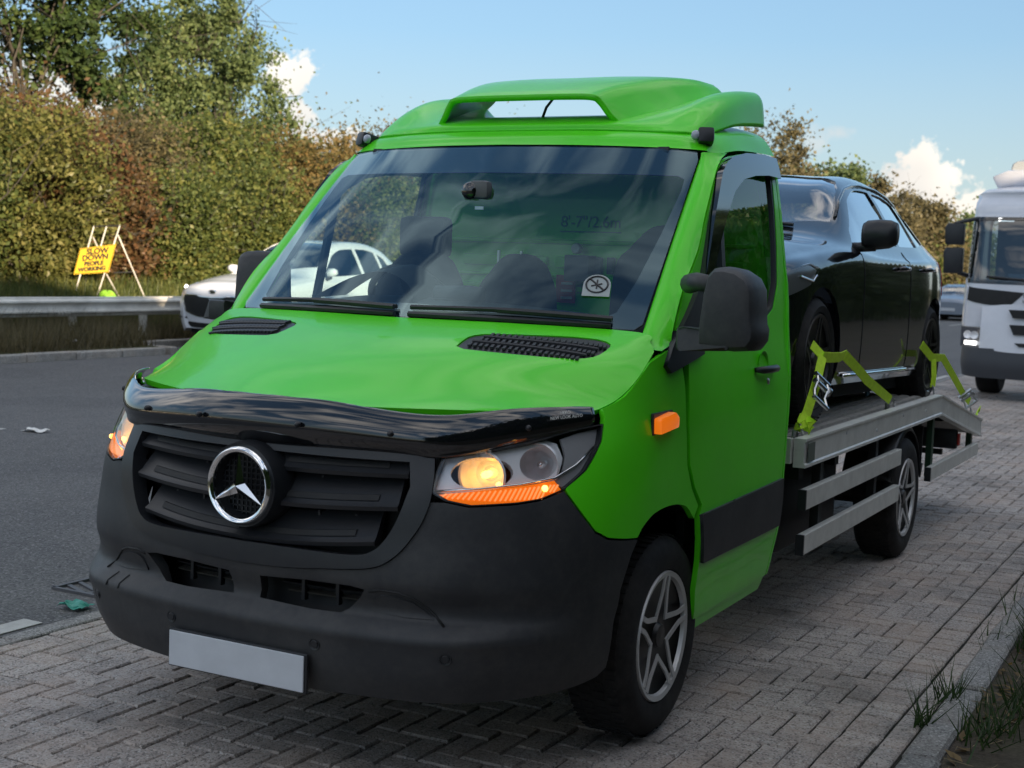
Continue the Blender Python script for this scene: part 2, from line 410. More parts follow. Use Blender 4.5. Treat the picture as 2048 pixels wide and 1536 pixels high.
# ---------- cab surfaces (x lateral, +x = kerb side, front at -y) ----------
# front + side wrap: columns centre .. cab rear, rows by height
_z = [.29, .36, .444, .505, .540, .645, .78, .91, 1.02, 1.13, 1.24, 1.34]
_c = [
 [(0,-1.035),(.3,-1.015),(.62,-.935),(.80,-.79),(.915,-.60),(.955,-.40),(.955,.05),(.955,.6),(.955,1.2)],
 [(0,-1.060),(.3,-1.042),(.64,-.965),(.82,-.815),(.935,-.62),(.975,-.40),(.975,.05),(.975,.6),(.975,1.2)],
 [(0,-1.072),(.3,-1.055),(.66,-.978),(.835,-.83),(.945,-.64),(.988,-.40),(.985,.05),(.985,.6),(.985,1.2)],
 [(0,-1.076),(.3,-1.059),(.665,-.982),(.845,-.832),(.952,-.64),(.992,-.40),(.992,.05),(.992,.6),(.99,1.2)],
 [(0,-1.040),(.3,-1.023),(.625,-.948),(.822,-.808),(.945,-.63),(.995,-.39),(.995,.05),(.997,.6),(.992,1.2)],
 [(0,-1.056),(.3,-1.040),(.62,-.962),(.815,-.81),(.935,-.62),(1.0,-.38),(1.004,.05),(1.005,.6),(.998,1.2)],
 [(0,-1.050),(.3,-1.030),(.60,-.945),(.80,-.785),(.925,-.60),(.997,-.36),(1.004,.05),(1.006,.6),(.999,1.2)],
 [(0,-1.038),(.3,-1.012),(.586,-.925),(.79,-.755),(.912,-.57),(.988,-.33),(1.0,.05),(1.003,.6),(.997,1.2)],
 [(0,-1.005),(.3,-.982),(.58,-.885),(.785,-.705),(.905,-.525),(.976,-.30),(.993,.05),(.996,.6),(.991,1.2)],
 [(0,-.978),(.3,-.958),(.56,-.86),(.77,-.675),(.895,-.49),(.962,-.28),(.983,.05),(.986,.6),(.982,1.2)],
 [(0,-.93),(.3,-.91),(.55,-.82),(.76,-.64),(.875,-.45),(.945,-.255),(.968,.05),(.973,.6),(.969,1.2)],
 [(0,-.88),(.3,-.86),(.54,-.77),(.74,-.58),(.86,-.38),(.932,-.18),(.951,.05),(.957,.6),(.953,1.2)],
]
for _i, _d in ((4,.012),(5,.03),(6,.048),(7,.056),(8,.05),(9,.02)):      # fuller front corners at lamp height
    for _j, _k in ((2,.35),(3,.8),(4,.75),(5,.2)):
        _c[_i][_j] = (_c[_i][_j][0] + _d * _k, _c[_i][_j][1] - _d * .35 * _k)
HULL = Surf([[(x, y, z) for (x, y) in r] for r, z in zip(_c, _z)], kv=_z)
# bonnet: columns centre -> shut line, rows leading edge -> windscreen base
BON = Surf([
 [(0,-.985,1.150),(.30,-.965,1.147),(.66,-.785,1.150),(.80,-.625,1.143),(.893,-.495,1.143)],
 [(0,-.730,1.258),(.34,-.700,1.245),(.705,-.520,1.222),(.84,-.425,1.192),(.925,-.365,1.178)],
 [(0,-.470,1.338),(.39,-.430,1.328),(.79,-.335,1.302),(.88,-.285,1.268),(.945,-.265,1.236)],
 [(0,-.215,1.392),(.45,-.165,1.393),(.862,-.050,1.383),(.912,-.085,1.350),(.938,-.110,1.325)],
])
# windscreen: columns centre -> edge, rows base -> header
WS = Surf([
 [(0,-.210,1.388),(.30,-.190,1.388),(.62,-.125,1.385),(.858,-.040,1.380)],
 [(0,.140,1.735),(.29,.160,1.733),(.60,.220,1.728),(.823,.295,1.720)],
 [(0,.500,2.060),(.28,.515,2.058),(.57,.565,2.055),(.785,.638,2.048)],
])
# upper body side: u = y, v = z
_uz = [1.25, 1.34, 1.5, 1.7, 1.9, 2.03, 2.10, 2.15, 2.185]
_ux = [.969, .953, .930, .902, .872, .846, .818, .780, .725]
UP = Surf([[(x - .012, -.15, z), (x, .4, z), (x, .9, z), (x - .006, 1.42, z)] for x, z in zip(_ux, _uz)], ku=[-.15, .4, .9, 1.42], kv=_uz)
# whole cab side: u = y, v = z
_sz = _z + [1.5, 1.7, 1.9, 2.03, 2.10, 2.15, 2.185]
_sx = [r[6][0] for r in _c] + [.930, .902, .872, .846, .818, .780, .725]
SIDE = Surf([[(x - .012, -.15, z), (x, .05, z), (x + .003, .6, z), (x - .002, 1.2, z), (x - .006, 1.42, z)] for x, z in zip(_sx, _sz)], ku=[-.15, .05, .6, 1.2, 1.42], kv=_sz)
# ================================================================== SETTING
def nodemat(name):
    m = bpy.data.materials.new(name); m.use_nodes = True; t = m.node_tree
    return m, t, t.nodes['Principled BSDF'], N(t, 'ShaderNodeTexCoord')
def bumpto(t, b, h, strength, dist):
    bp_ = N(t, 'ShaderNodeBump'); bp_.inputs['Strength'].default_value = strength; bp_.inputs['Distance'].default_value = dist
    L(t, h, bp_.inputs['Height']); L(t, bp_.outputs[0], b.inputs['Normal'])
def vor(t, vec, scale, feature='F1', out='Distance'):
    n = N(t, 'ShaderNodeTexVoronoi', feature=feature); n.inputs['Scale'].default_value = scale; L(t, vec, n.inputs['Vector']); return n.outputs[out]
# asphalt
ASPH, t, b, tcn = nodemat('asphalt'); vec = tcn.outputs['Object']
big = Noise(t, vec, .35, 4); mid = Noise(t, vec, 3.0, 4)
agg = vor(t, vec, 95, out='Color'); aggv = N(t, 'ShaderNodeSeparateColor'); L(t, agg, aggv.inputs[0])
base = Ramp(t, Mth(t, 'ADD', Mth(t, 'MULTIPLY', big, .6), Mth(t, 'MULTIPLY', mid, .4)), [(.35, (.060, .059, .060)), (.65, (.102, .100, .100))])
mpx = N(t, 'ShaderNodeMapping'); mpx.inputs['Scale'].default_value = (1.1, .035, 1); L(t, vec, mpx.inputs[0])
trk = Noise(t, mpx.outputs[0], 1.0, 4, .6); base = MixC(t, Ramp(t, trk, [(.38, 0), (.62, .55)]), base, (.130, .128, .126))      # worn wheel tracks
pat = Noise(t, vec, .55, 2, .4, .6); base = MixC(t, Ramp(t, pat, [(.60, 0), (.63, .35)]), base, (.045, .046, .050))               # darker patches
col = MixC(t, Ramp(t, aggv.outputs[0], [(.0, 0), (.75, .25), (1, 1)]), base, (.20, .20, .20))
col = MixC(t, Ramp(t, aggv.outputs[1], [(.55, 0), (1, .8)]), col, (.028, .029, .033))
L(t, col, b.inputs['Base Color']); b.inputs['Roughness'].default_value = .82
bumpto(t, b, Mth(t, 'ADD', Mth(t, 'MULTIPLY', vor(t, vec, 95), -1), Noise(t, vec, 220, 2)), .7, .006)
# paving block
def blockmat(name, c0, c1, stain=(.030, .030, .027)):
    m, t, b, tcn = nodemat(name); ge = N(t, 'ShaderNodeNewGeometry'); oi = N(t, 'ShaderNodeObjectInfo')
    pos = ge.outputs['Position']
    rnd = Mth(t, 'FRACT', Mth(t, 'ADD', ge.outputs['Random Per Island'], oi.outputs['Random']))
    c = MixC(t, rnd, c0, c1)
    ag = vor(t, pos, 150, out='Color'); av = N(t, 'ShaderNodeSeparateColor'); L(t, ag, av.inputs[0])
    c = MixC(t, Ramp(t, av.outputs[0], [(.70, 0), (.95, .55), (1, 1)]), c, (.52, .51, .49))
    c = MixC(t, Ramp(t, av.outputs[1], [(.6, 0), (1, .8)]), c, (.045, .043, .042))
    warm = Noise(t, pos, 2.3, 3); c = MixC(t, Ramp(t, warm, [(.45, 0), (.7, .45)]), c, tuple(k * f for k, f in zip(c1, (.95, .80, .68))))
    st = Noise(t, pos, .8, 5, .62); st2 = Noise(t, pos, 7, 4)
    c = MixC(t, Ramp(t, Mth(t, 'ADD', Mth(t, 'MULTIPLY', st, .7), Mth(t, 'MULTIPLY', st2, .3)), [(.48, 0), (.70, .70)]), c, stain)
    oil = Noise(t, pos, 1.7, 4, .5, .4); c = MixC(t, Ramp(t, oil, [(.62, 0), (.74, .65)]), c, (.035, .033, .031))      # oil and tyre stains
    L(t, c, b.inputs['Base Color']); b.inputs['Roughness'].default_value = .72; b.inputs['Specular IOR Level'].default_value = .45
    bumpto(t, b, Mth(t, 'ADD', Mth(t, 'MULTIPLY', vor(t, pos, 150), -1.0), Noise(t, pos, 320, 2)), .55, .004)
    return m
BLOCK = blockmat('paving_block', (.33, .290, .265), (.43, .380, .345))
KERBM = blockmat('kerb_concrete', (.34, .32, .29), (.42, .395, .355), (.10, .095, .085))
CHAN = blockmat('channel_concrete', (.21, .205, .20), (.26, .255, .245))
# soil / verge
def soilmat(name, cols, scale=6, bump=.6):
    m, t, b, tcn = nodemat(name); vec = tcn.outputs['Object']
    n1 = Noise(t, vec, scale, 6, .65); n2 = Noise(t, vec, scale * 9, 4, .6); n3 = Noise(t, vec, scale * .22, 3)
    c = Ramp(t, Mth(t, 'ADD', Mth(t, 'MULTIPLY', n1, .55), Mth(t, 'MULTIPLY', n2, .45)), [(.30, cols[0]), (.5, cols[1]), (.72, cols[2])])
    c = MixC(t, Ramp(t, n3, [(.42, 0), (.62, .6)]), c, cols[3])
    L(t, c, b.inputs['Base Color']); b.inputs['Roughness'].default_value = .95; b.inputs['Specular IOR Level'].default_value = .2
    bumpto(t, b, Mth(t, 'ADD', n1, Mth(t, 'MULTIPLY', n2, .5)), bump, .03); return m
SOIL = soilmat('verge_soil', ((.030, .024, .018), (.070, .058, .046), (.13, .11, .085), (.045, .050, .022)))
BANK = soilmat('bank_soil', ((.03, .03, .015), (.07, .062, .03), (.12, .10, .055), (.045, .06, .02)), 3)
# ground to the horizon
g = newobj('ground', mesh_from('ground', [(-900, -600, -.09), (900, -600, -.09), (900, 1400, -.09), (-900, 1400, -.09)], [(0, 1, 2, 3)]), BANK); tag(g, kind='structure')
# road
rd = MB()
def slab(m, pts, z, th=.06): return m.prism([(x, y, z - th) for x, y in pts], (0, 0, th))
slab(rd, [(-12.2, -60), (-1.745, -60), (-1.745, 220), (-12.2, 220)], 0)
slab(rd, [(-13.4, 12.3), (-12.2, 12.3), (-12.2, 220), (-13.4, 220)], 0)
slab(rd, [(-1.745, 36), (12, 36), (12, 220), (-1.745, 220)], 0)
tag(rd.build('road', ASPH), kind='structure')
LINEM = soilmat('road_line_paint', ((.30, .30, .29), (.46, .46, .44), (.58, .58, .56), (.36, .36, .35)), 20, .2)
ml = MB()
for y0, y1 in ((-2.95, -.18), (17.2, 19.6), (22.5, 26), (30, 34)): ml.box((-1.825, (y0 + y1) / 2, .004), (.11, y1 - y0, .003))
for y0 in range(-40, 190, 9): ml.box((-6.9, y0 + 1.5 + 5.2, .004), (.10, 3.0, .003))
tag(ml.build('road_marking', LINEM), kind='structure')
# paving: bedding + blocks laid in herringbone, soldier course, edge course
slabm = MB(); slab(slabm, [(-1.66, -6), (1.735, -6), (1.735, 36), (-1.66, 36)], -.011)
pav = slabm.build('pavement', soilmat('joint_sand', ((.016, .015, .013), (.028, .026, .023), (.045, .042, .036), (.02, .024, .012)), 30)); tag(pav, kind='structure')
def blockmesh(name, lx, ly, h=.05, bev=.006, jit=0.):
    bm = bmesh.new(); bmesh.ops.create_cube(bm, size=1)
    for v in bm.verts: v.co = Vector((v.co.x * lx, v.co.y * ly, v.co.z * h - h / 2))
    top = [e for e in bm.edges if all(v.co.z > -1e-6 for v in e.verts)]
    bmesh.ops.bevel(bm, geom=top, offset=bev, segments=1, affect='EDGES')
    for f in [f for f in bm.faces if f.normal.z < -.9]: bm.faces.remove(f)
    if jit:
        for v in bm.verts: v.co.z += RNG.normal(0, jit)
    me = bpy.data.meshes.new(name); bm.to_mesh(me); bm.free(); return me
UNIT = .0988; JT = .006
cells = []
for i in range(-19, 17):
    for j in range(-62, 366):
        k = (i - j) % 4
        x = 1.4955 - UNIT * 16 + i * UNIT; y = .02 + j * UNIT
        if k == 0: cells.append((x + UNIT, y + UNIT / 2, 2 * UNIT - JT, UNIT - JT))
        elif k == 3: cells.append((x + UNIT / 2, y + UNIT, UNIT - JT, 2 * UNIT - JT))
blocks = []
for cx, cy, lx, ly in cells:
    x0, x1 = max(cx - lx / 2, -1.637), min(cx + lx / 2, 1.495 - JT / 2)
    if x1 - x0 > .03: blocks.append(((x0 + x1) / 2, cy, x1 - x0, ly))
for j in range(-60, 360): blocks.append((1.5665, j * .0985, .132, .0925))
for j in range(-30, 180): blocks.append((1.683, j * .199 + .04, .080, .190))
blocks = np.array(blocks)
camm = np.array(CAM_LOC); fwv = np.array(_fw); rtv = np.array(_r2); upv = np.array(_u2)
D = np.c_[blocks[:, :2], np.zeros(len(blocks))] - camm; dep = D @ fwv
px_ = 1024 + CAM_F * (D @ rtv) / dep; py_ = 768 - CAM_F * (D @ upv) / dep
vis = (dep > .5) & (px_ > -10) & (px_ < 2058) & (py_ < 1550) & (py_ > 300)
vis &= ~((np.abs(blocks[:, 0]) < .97) & (blocks[:, 1] > -.70) & (blocks[:, 1] < 6.0))
score = np.where(vis, blocks[:, 2] * blocks[:, 3] / dep**3, 0)
order = np.argsort(-score); single = order[:300]; rest = order[300:]
mesh_cache = {}
for q in single:
    x, y, lx, ly = blocks[q]; key = (round(lx, 3), round(ly, 3), int(RNG.integers(0, 3)))
    if key not in mesh_cache: mesh_cache[key] = blockmesh('paving_block', lx, ly, jit=.0006); mesh_cache[key].materials.append(BLOCK)
    o = bpy.data.objects.new('paving_block', mesh_cache[key]); COL.objects.link(o); o.parent = pav
    o.location = (x + RNG.normal(0, .0012), y + RNG.normal(0, .0012), RNG.normal(0, .0015)); o.rotation_euler = (RNG.normal(0, .006), RNG.normal(0, .006), RNG.normal(0, .008))
Vb, Fb = [], []
for q in rest:
    x, y, lx, ly = blocks[q]; dz = RNG.normal(0, .0015); tx, ty, tz = RNG.normal(0, .006), RNG.normal(0, .006), RNG.normal(0, .008); n = len(Vb); bv = .006
    for (a, b_, z) in ((1, 1, 0), (1, 1, 1), (1, 1, 2)):
        hx, hy = (lx / 2 - (bv if z == 0 else 0)), (ly / 2 - (bv if z == 0 else 0)); zz = (0, -.006, -.05)[z]
        for sx, sy in ((-1, -1), (1, -1), (1, 1), (-1, 1)):
            dx, dy = sx * hx, sy * hy; Vb.append((x + dx - dy * tz, y + dy + dx * tz, dz + zz + dx * tx + dy * ty))
    Fb.append((n, n + 1, n + 2, n + 3))
    for r_ in (0, 4):
        for k in range(4): Fb.append((n + r_ + k, n + 4 + r_ + k, n + 4 + r_ + (k + 1) % 4, n + r_ + (k + 1) % 4))
rest_o = newobj('paving_blocks_far', mesh_from('paving_blocks_far', Vb, Fb), BLOCK, pav); tag(rest_o, kind='stuff')
# flush channel stones between paving and road
ch = empty('channel_kerb', (-1.692, 0, 0)); tag(ch, kind='structure')
y = -5.0; k = 0
cm = [blockmesh('channel_stone', .095, .905, .1, .006) for _ in range(2)]
for m_ in cm: m_.materials.append(CHAN)
while y < 36:
    o = bpy.data.objects.new('channel_stone', cm[k % 2]); COL.objects.link(o); o.parent = ch; o.location = (RNG.normal(0, .002), y + .455, .004 + RNG.normal(0, .0015)); y += .914; k += 1
# edging stones along the verge
eg = empty('edging_kerb', (1.785, 0, 0)); tag(eg, kind='structure')
em = [blockmesh('edging_stone', .118, .905, .14, .012, .001) for _ in range(3)]
for m_ in em: m_.materials.append(CHAN)
y = -4.35; k = 0
while y < 36:
    o = bpy.data.objects.new('edging_stone', em[k % 3]); COL.objects.link(o); o.parent = eg; o.location = (RNG.normal(0, .012), y + .455, .028 + RNG.normal(0, .006)); o.rotation_euler = (RNG.normal(0, .006), RNG.normal(0, .015), RNG.normal(0, .012)); y += .917; k += 1
# near verge
def terrain(name, xs, ys, zf, m):
    X, Y = np.meshgrid(xs, ys); Z = zf(X, Y); V, F = gridmesh(np.stack([X, Y, Z], -1)); o = newobj(name, mesh_from(name, V, F, True), m); return tag(o, kind='structure')
def fbm(X, Y, s, seed=0):
    r = np.random.default_rng(seed); z = 0
    for o in range(4):
        f = s * 2**o
        for _ in range(3): a = r.uniform(0, 6.28); p = r.uniform(0, 6.28); z = z + np.sin((X * math.cos(a) + Y * math.sin(a)) * f + p) / 2**o / 3
    return z
terrain('verge', np.concatenate([np.linspace(1.835, 3.2, 40), np.linspace(3.4, 30, 30)]), np.linspace(-8, 40, 240), lambda X, Y: -.005 + fbm(X, Y, 3.0, 3) * .014 + np.clip(X - 2.2, 0, 9) * .05, SOIL)
# far kerb, raised
fk = empty('far_kerb', (-12.27, 0, 0)); tag(fk, kind='structure')
fm = [blockmesh('kerb_stone', .14, .90, .30, .02, .002) for _ in range(3)]
for m_ in fm: m_.materials.append(KERBM)
y = -8.0; k = 0
while y < 11.4:
    o = bpy.data.objects.new('kerb_stone', fm[k % 3]); COL.objects.link(o); o.parent = fk; o.location = (RNG.normal(0, .006), y + .455, .12 + RNG.normal(0, .004)); o.rotation_euler = (0, 0, RNG.normal(0, .006)); y += .914; k += 1
for q in range(2):
    o = bpy.data.objects.new('kerb_stone', fm[k % 3]); COL.objects.link(o); o.parent = fk; o.location = (-.30 - .75 * q, 12.32, .12); o.rotation_euler = (0, 0, R(90)); o.scale = (1, .82, 1); k += 1
yk = 12.3
while yk < 110:
    o = bpy.data.objects.new('kerb_stone', fm[k % 3]); COL.objects.link(o); o.parent = fk; o.location = (-1.2, yk + .455, .12); yk += .914; k += 1
def bankz(X, Y):
    z = np.interp(-X - np.clip((Y - 12.2) / .9, 0, 1) * np.clip((15.5 + X) / 2, 0, 1) * 1.1, [12.3, 13.3, 14.4, 15.5, 17, 20, 30, 60], [.10, .14, .30, .62, .95, 1.35, 1.6, 1.8])
    return z + fbm(X, Y, 1.1, 5) * .05 * np.clip((-X - 12.3), 0, 1)
terrain('bank', -np.concatenate([np.linspace(12.33, 18, 40), np.linspace(18.5, 60, 20)]), np.linspace(-12, 12.2, 70), bankz, BANK)
terrain('bank_beyond', -np.concatenate([np.linspace(13.53, 18, 40), np.linspace(18.5, 60, 20)]), np.linspace(12.2, 160, 150), bankz, BANK)
bz = lambda x, y: float(bankz(np.array([x]), np.array([y]))[0])

# ------------------------------------------------------------------ guard rail
GALV = mat('weathered_galvanised', (.60, .58, .53), .55, metal=.1, noise=.22, nscale=2.5, rvar=.1)
rail = empty('guard_rail', (-13.9, 2, 0), 0, 'long weathered grey steel guard rail in front of the bushes', 'guard rail')
prof = [(0, .31), (.012, .30), (.018, .275), (.075, .25), (.080, .225), (.018, .185), (.010, .155), (.018, .125), (.080, .085), (.075, .06), (.018, .035), (.012, .01), (0, 0)]
y = -14.0; z0 = .515
while y < 34:
    X = np.array([[(x + (0.002 if i == 0 else 0), yy - 2, z0 + z) for x, z in prof] for i, yy in enumerate((y, y + 3.24))]); V, F = gridmesh(X)
    o = newobj('rail_beam', mesh_from('rail_beam', V, F), GALV, rail); md = o.modifiers.new('t', 'SOLIDIFY'); md.thickness = .006
    bl = MB()
    for dy in (.05, .12, 3.10, 3.17):
        for z in (.06, .25): bl.lathe([(0, .012), (.012, .010), (.014, 0)], (.080, y + dy - 2, z0 + z - .012), (1, 0, 0), 8)
    tag(bl.build('rail_bolts', GALV, o), kind='stuff')
    for dy in (.3, 1.9): MB().box((-.05, y + dy - 2, (z0 + .28) / 2), (.09, .10, z0 + .28)).build('rail_post', GALV, rail)
    y += 3.2
# ------------------------------------------------------------------ road sign on its trestle
sg = empty('road_sign', (-15.5, 14.2, .70), math.atan2(.5, .866), 'yellow board reading slow down people working on a leaning metal trestle', 'road sign')
YEL = mat('sign_yellow', (.62, .40, .015), .5, noise=.05); SIGNBLK = mat('sign_black', (.015, .015, .015), .6)
def P2(a, z, d=0): return Vector((a, -d, z - .70))
MB().prism([P2(-.435, 1.591, .05), P2(.199, 1.694, .05), P2(.081, 1.183, .09), P2(-.536, 1.125, .09)], (0, -.012, 0)).build('sign_board', YEL, sg)
fr = MB(); cs = [P2(-.425, 1.578, .066), P2(.184, 1.678, .066), P2(.070, 1.196, .106), P2(-.520, 1.140, .106)]; fr.tube(cs + [cs[0]], .006, 4); fr.build('sign_border', SIGNBLK, sg)
for (s_, a, z, sz) in (('SLOW', -.13, 1.553, .137), ('DOWN', -.165, 1.441, .137), ('PEOPLE', -.185, 1.334, .102), ('WORKING', -.215, 1.235, .100)):
    text('sign_letters', s_, sz, SIGNBLK, sg, P2(a, z, .082 + (1.59 - z) * .08), (R(90), R(-7), 0), .003, shear=.18, bold=.0042)
for a0, z0_, a1, z1, d0, d1 in ((-.21, 1.998, -.524, .70, 0, .12), (.248, 2.032, -.126, .70, 0, .12), (.01, 1.997, -.10, 1.55, 0, .05)):
    MB().tube([P2(a0, z0_, d0), P2(a1, z1, d1)], .014, 6).build('trestle_leg', GALV, sg)
for a0, z0_, a1, z1 in ((.215, 1.854, .644, .70), (.02, 1.155, .184, .70), (-.226, 1.80, -.02, 1.20)):
    MB().tube([P2(a0, z0_, 0), P2(a1, z1, -.35)], .013, 6).build('trestle_leg', GALV, sg)
MB().tube([P2(-.23, 1.99), P2(.26, 2.02)], .014, 6).build('trestle_bar', SIGNBLK, sg); MB().tube([P2(.12, 1.18, -.1), P2(.50, 1.21, -.25)], .012, 6).build('trestle_bar', SIGNBLK, sg)
bag = MB(); rg = []
for k, (r_, z) in enumerate(((.16, 0), (.17, .05), (.14, .11), (.08, .145), (.02, .15))): rg.append([(r_ * 1.05 * math.cos(a) * (1 + .15 * math.sin(3 * a + k)), r_ * .7 * math.sin(a), z * (1 + .2 * math.sin(2 * a))) for a in np.linspace(0, 2 * math.pi, 15)[:-1]])
V, F = gridmesh(np.array(rg), close=True); bag.add(V, F + [tuple(range(len(rg) * 14 - 14, len(rg) * 14))])
sb = bag.build('ballast_bag', mat('lime_bag', (.30, .62, .05), .6, noise=.1), smooth=True); sb.location = (-15.25, 14.0, .70); tag(sb, 'lime green ballast bag lying at the foot of the yellow sign', 'bag')
# ------------------------------------------------------------------ drain grate, litter
gr = empty('drain_grate', (-1.975, .50, .003), 0, 'square iron drain grate with slanting bars in the road by the kerb', 'drain grate')
IRON = mat('cast_iron', (.13, .13, .14), .5, metal=.5, noise=.2)
fr = MB()
for (cx, cy, dx, dy) in ((0, -.215, .44, .02), (0, .215, .44, .02), (-.215, 0, .02, .44), (.215, 0, .02, .44), (0, 0, .02, .42)): fr.box((cx, cy, .002), (dx, dy, .016))
fr.build('grate_frame', IRON, gr)
for s in (-1, 1):
    for k in range(6): MB().box((s * .108, -.175 + k * .07, 0), (.20, .022, .014), Matrix.Rotation(R(24 * s), 3, 'Z')).build('grate_bar', IRON, gr)
MB().box((0, 0, -.006), (.42, .42, .004)).build('grate_pit', mat('pit_black', (.004, .004, .004), .9), gr)
def crumple(name, loc, lx, ly, h, m, label, seed, cat='litter'):
    r = np.random.default_rng(seed); n = 9; X = np.zeros((n, n, 3))
    for i in range(n):
        for j in range(n):
            u, v = i / (n - 1) - .5, j / (n - 1) - .5; X[i, j] = (u * lx + r.normal(0, lx * .03), v * ly + r.normal(0, ly * .03), .006 + h * (.5 + .5 * math.sin(u * 7 + seed) * math.cos(v * 5 + seed)) * r.uniform(.5, 1))
    V, F = gridmesh(X); o = newobj(name, mesh_from(name, V, F, False), m); mo = o.modifiers.new('t', 'SOLIDIFY'); mo.thickness = .0015; o.location = loc; return tag(o, label, cat)
o = crumple('green_wrapper', (-1.845, .085, 0), .13, .10, .035, mat('teal_plastic', (.03, .26, .20), .4), 'crumpled teal green plastic wrapper in the gutter below the bumper', 3)
o = crumple('white_paper', (-6.55, 4.25, 0), .22, .12, .03, mat('paper_white', (.7, .69, .66), .8), 'small scrap of white paper lying on the asphalt road', 5)
for k, (x, y, s) in enumerate(((-13.2, 9.3, .07), (-13.0, 11.0, .06))): crumple('white_scrap', (x, y, bz(x, y) + .05), s * 1.6, s, .05, mat('paper_white', (.7, .69, .66), .8), ['pale litter scrap in the dry grass left of the white car', 'pale litter scrap in the dry grass nearest the white car'][k], 11 + k)
# ================================================================== THE TOW TRUCK
truck = empty('tow_truck', (0, 0, 0), 0, 'bright green flatbed recovery truck with black bonnet guard carrying a black hatchback', 'tow truck')
def near(S, P, w):
    """(u,v) on S closest to 3D point P starting at w"""
    w = np.array(w, float); P = np.array(P, float)
    for _ in range(25):
        X = S(*w)[0]; e = 1e-4
        J = np.array([(S(w[0] + e, w[1])[0] - X) / e, (S(w[0], w[1] + e)[0] - X) / e]).T
        w = w + np.clip(np.linalg.lstsq(J, P - X, rcond=None)[0], -.3, .3)
    return tuple(w)
def both(o):
    flipx(o); return o
def crv(P, n):
    P = np.array(P, float); t_ = np.arange(len(P)); return [tuple(x) for x in crbasis(t_, np.linspace(0, len(P) - 1, n)) @ P]
mirr = lambda Rr: list(Rr) + [(-u, v) for u, v in reversed(Rr) if abs(u) > 1e-6]

# --- bumper
HLo = [(1.943,.919),(1.961,.976),(2.006,1.023),(2.584,1.051),(3.198,1.083),(3.689,1.105),(4.128,1.113),(4.059,1.063),(3.782,.981),(3.463,.930),(3.121,.904),(2.848,.894),(2.337,.885),(2.095,.897)]
GRo = [(1.925,1.035),(1.962,.920),(1.905,.850),(1.794,.790),(1.634,.729),(1.414,.690),(.935,.673),(.470,.661),(0,.657)]
GRo = crv(GRo, 44)
GRi = [(1.70,1.0),(1.748,.930),(1.667,.850),(1.559,.782),(1.430,.738),(1.226,.722),(.698,.722),(0,.722)]
GRi = GRi[:1] + crv(GRi[1:], 36)
bR = [(0,.295),(1,.295),(2,.296),(3,.300),(3.9,.312),(4.55,.330),(4.744,.350),(4.767,.472),(4.775,.597),(4.925,.699),(5.03,.741),(4.693,.752),(4.343,.766),(4.075,.793),(3.777,.857),(3.484,.920),(3.463,.926),(3.121,.899),(2.848,.889),(2.337,.880),(2.095,.892)] + [(max(0, u - .006), v - .004) for u, v in GRo if v < .908]
vent = [(.17,.548),(.20,.620),(.8,.631),(1.22,.630),(1.36,.622),(1.30,.590),(1.20,.556),(1.12,.541),(.8,.541)]
ventL = [(-u, v) for u, v in vent]
trim('bumper', HULL, mirr(bR), BLACKPL, truck, holes=[vent, ventL], step=.03, thick=.035, sym=True)
for sgn in (1, -1):                            # groove and pad of the blanked fog lamp
    arc = [(1.40,.618),(1.50,.626),(1.66,.622),(1.80,.608),(1.92,.585),(2.02,.556),(2.08,.532)]
    pts = [HULL(u, v)[0] for u, v in arc]; MB().tube([(sgn * p[0], p[1], p[2]) for p in pts], .0045, 6).build('fog_groove', CHASSIS, truck, smooth=True)
    for u_ in (1.62, 1.80) if sgn < 0 else ():
        pts = [HULL(u_, v_)[0] for v_ in (.532, .520, .506, .490)]; MB().tube([(sgn * p[0], p[1], p[2]) for p in pts], .003, 5).build('bumper_seam', CHASSIS, truck)
    f = trim('fog_lamp_cover', HULL, [(sgn * u, v) for u, v in [(1.40,.560),(1.46,.600),(1.52,.612),(1.66,.609),(1.80,.596),(1.92,.572),(1.99,.546),(1.7,.546)]], BLACKPL, truck, step=.03, thick=.008, off=.006, sym=True)
def sheet(name, S, us, vs_, m, parent, off=0., sym=True, smooth=True):
    U, V_ = np.meshgrid(us, vs_); u = U.ravel(); v = V_.ravel()
    X = S(np.abs(u) if sym else u, v); Nn = S.normal(np.maximum(np.abs(u), 2e-3) if sym else u, v)
    if sym: sg = np.where(u < 0, -1, 1); X[:, 0] *= sg; Nn[:, 0] *= sg
    X = (X + Nn * off).reshape(len(vs_), len(us), 3); V, F = gridmesh(X)
    return newobj(name, mesh_from(name, V, F, smooth), m, parent)
sheet('bumper_recess', HULL, np.linspace(-2.3, 2.3, 47), np.linspace(.50, .66, 5), CHASSIS, truck, -.13)
# slatted lower intake
def sweep(name, umin, umax, z0fn, prof, m, parent, S=HULL, n=40, sym=False):
    us = np.linspace(umin, umax, n); X = []
    for u in us:
        z = z0fn(abs(u)); row = []
        P = S(abs(u), z)[0]; Nn = S.normal(max(abs(u), 2e-3), z)[0]
        if u < 0: P = P * (-1, 1, 1); Nn = Nn * (-1, 1, 1)
        Nh = np.array([Nn[0], Nn[1], 0]); Nh /= np.linalg.norm(Nh)
        for d, dz in prof: row.append(P - Nh * d + np.array([0, 0, dz]))
        X.append(row)
    X = np.array(X); V, F = gridmesh(X, close=True); k = len(prof)
    F = F + [tuple(range(k))[::-1], tuple(range((n - 1) * k, n * k))]
    me = mesh_from(name, V, F); bm = bmesh.new(); bm.from_mesh(me); bmesh.ops.recalc_face_normals(bm, faces=bm.faces[:])
    for f_ in bm.faces: f_.smooth = len(f_.verts) == 4
    for e in bm.edges: e.smooth = e.calc_face_angle(0) < .5 if len(e.link_faces) == 2 else True
    bm.to_mesh(me); bm.free()
    return newobj(name, me, m, parent)
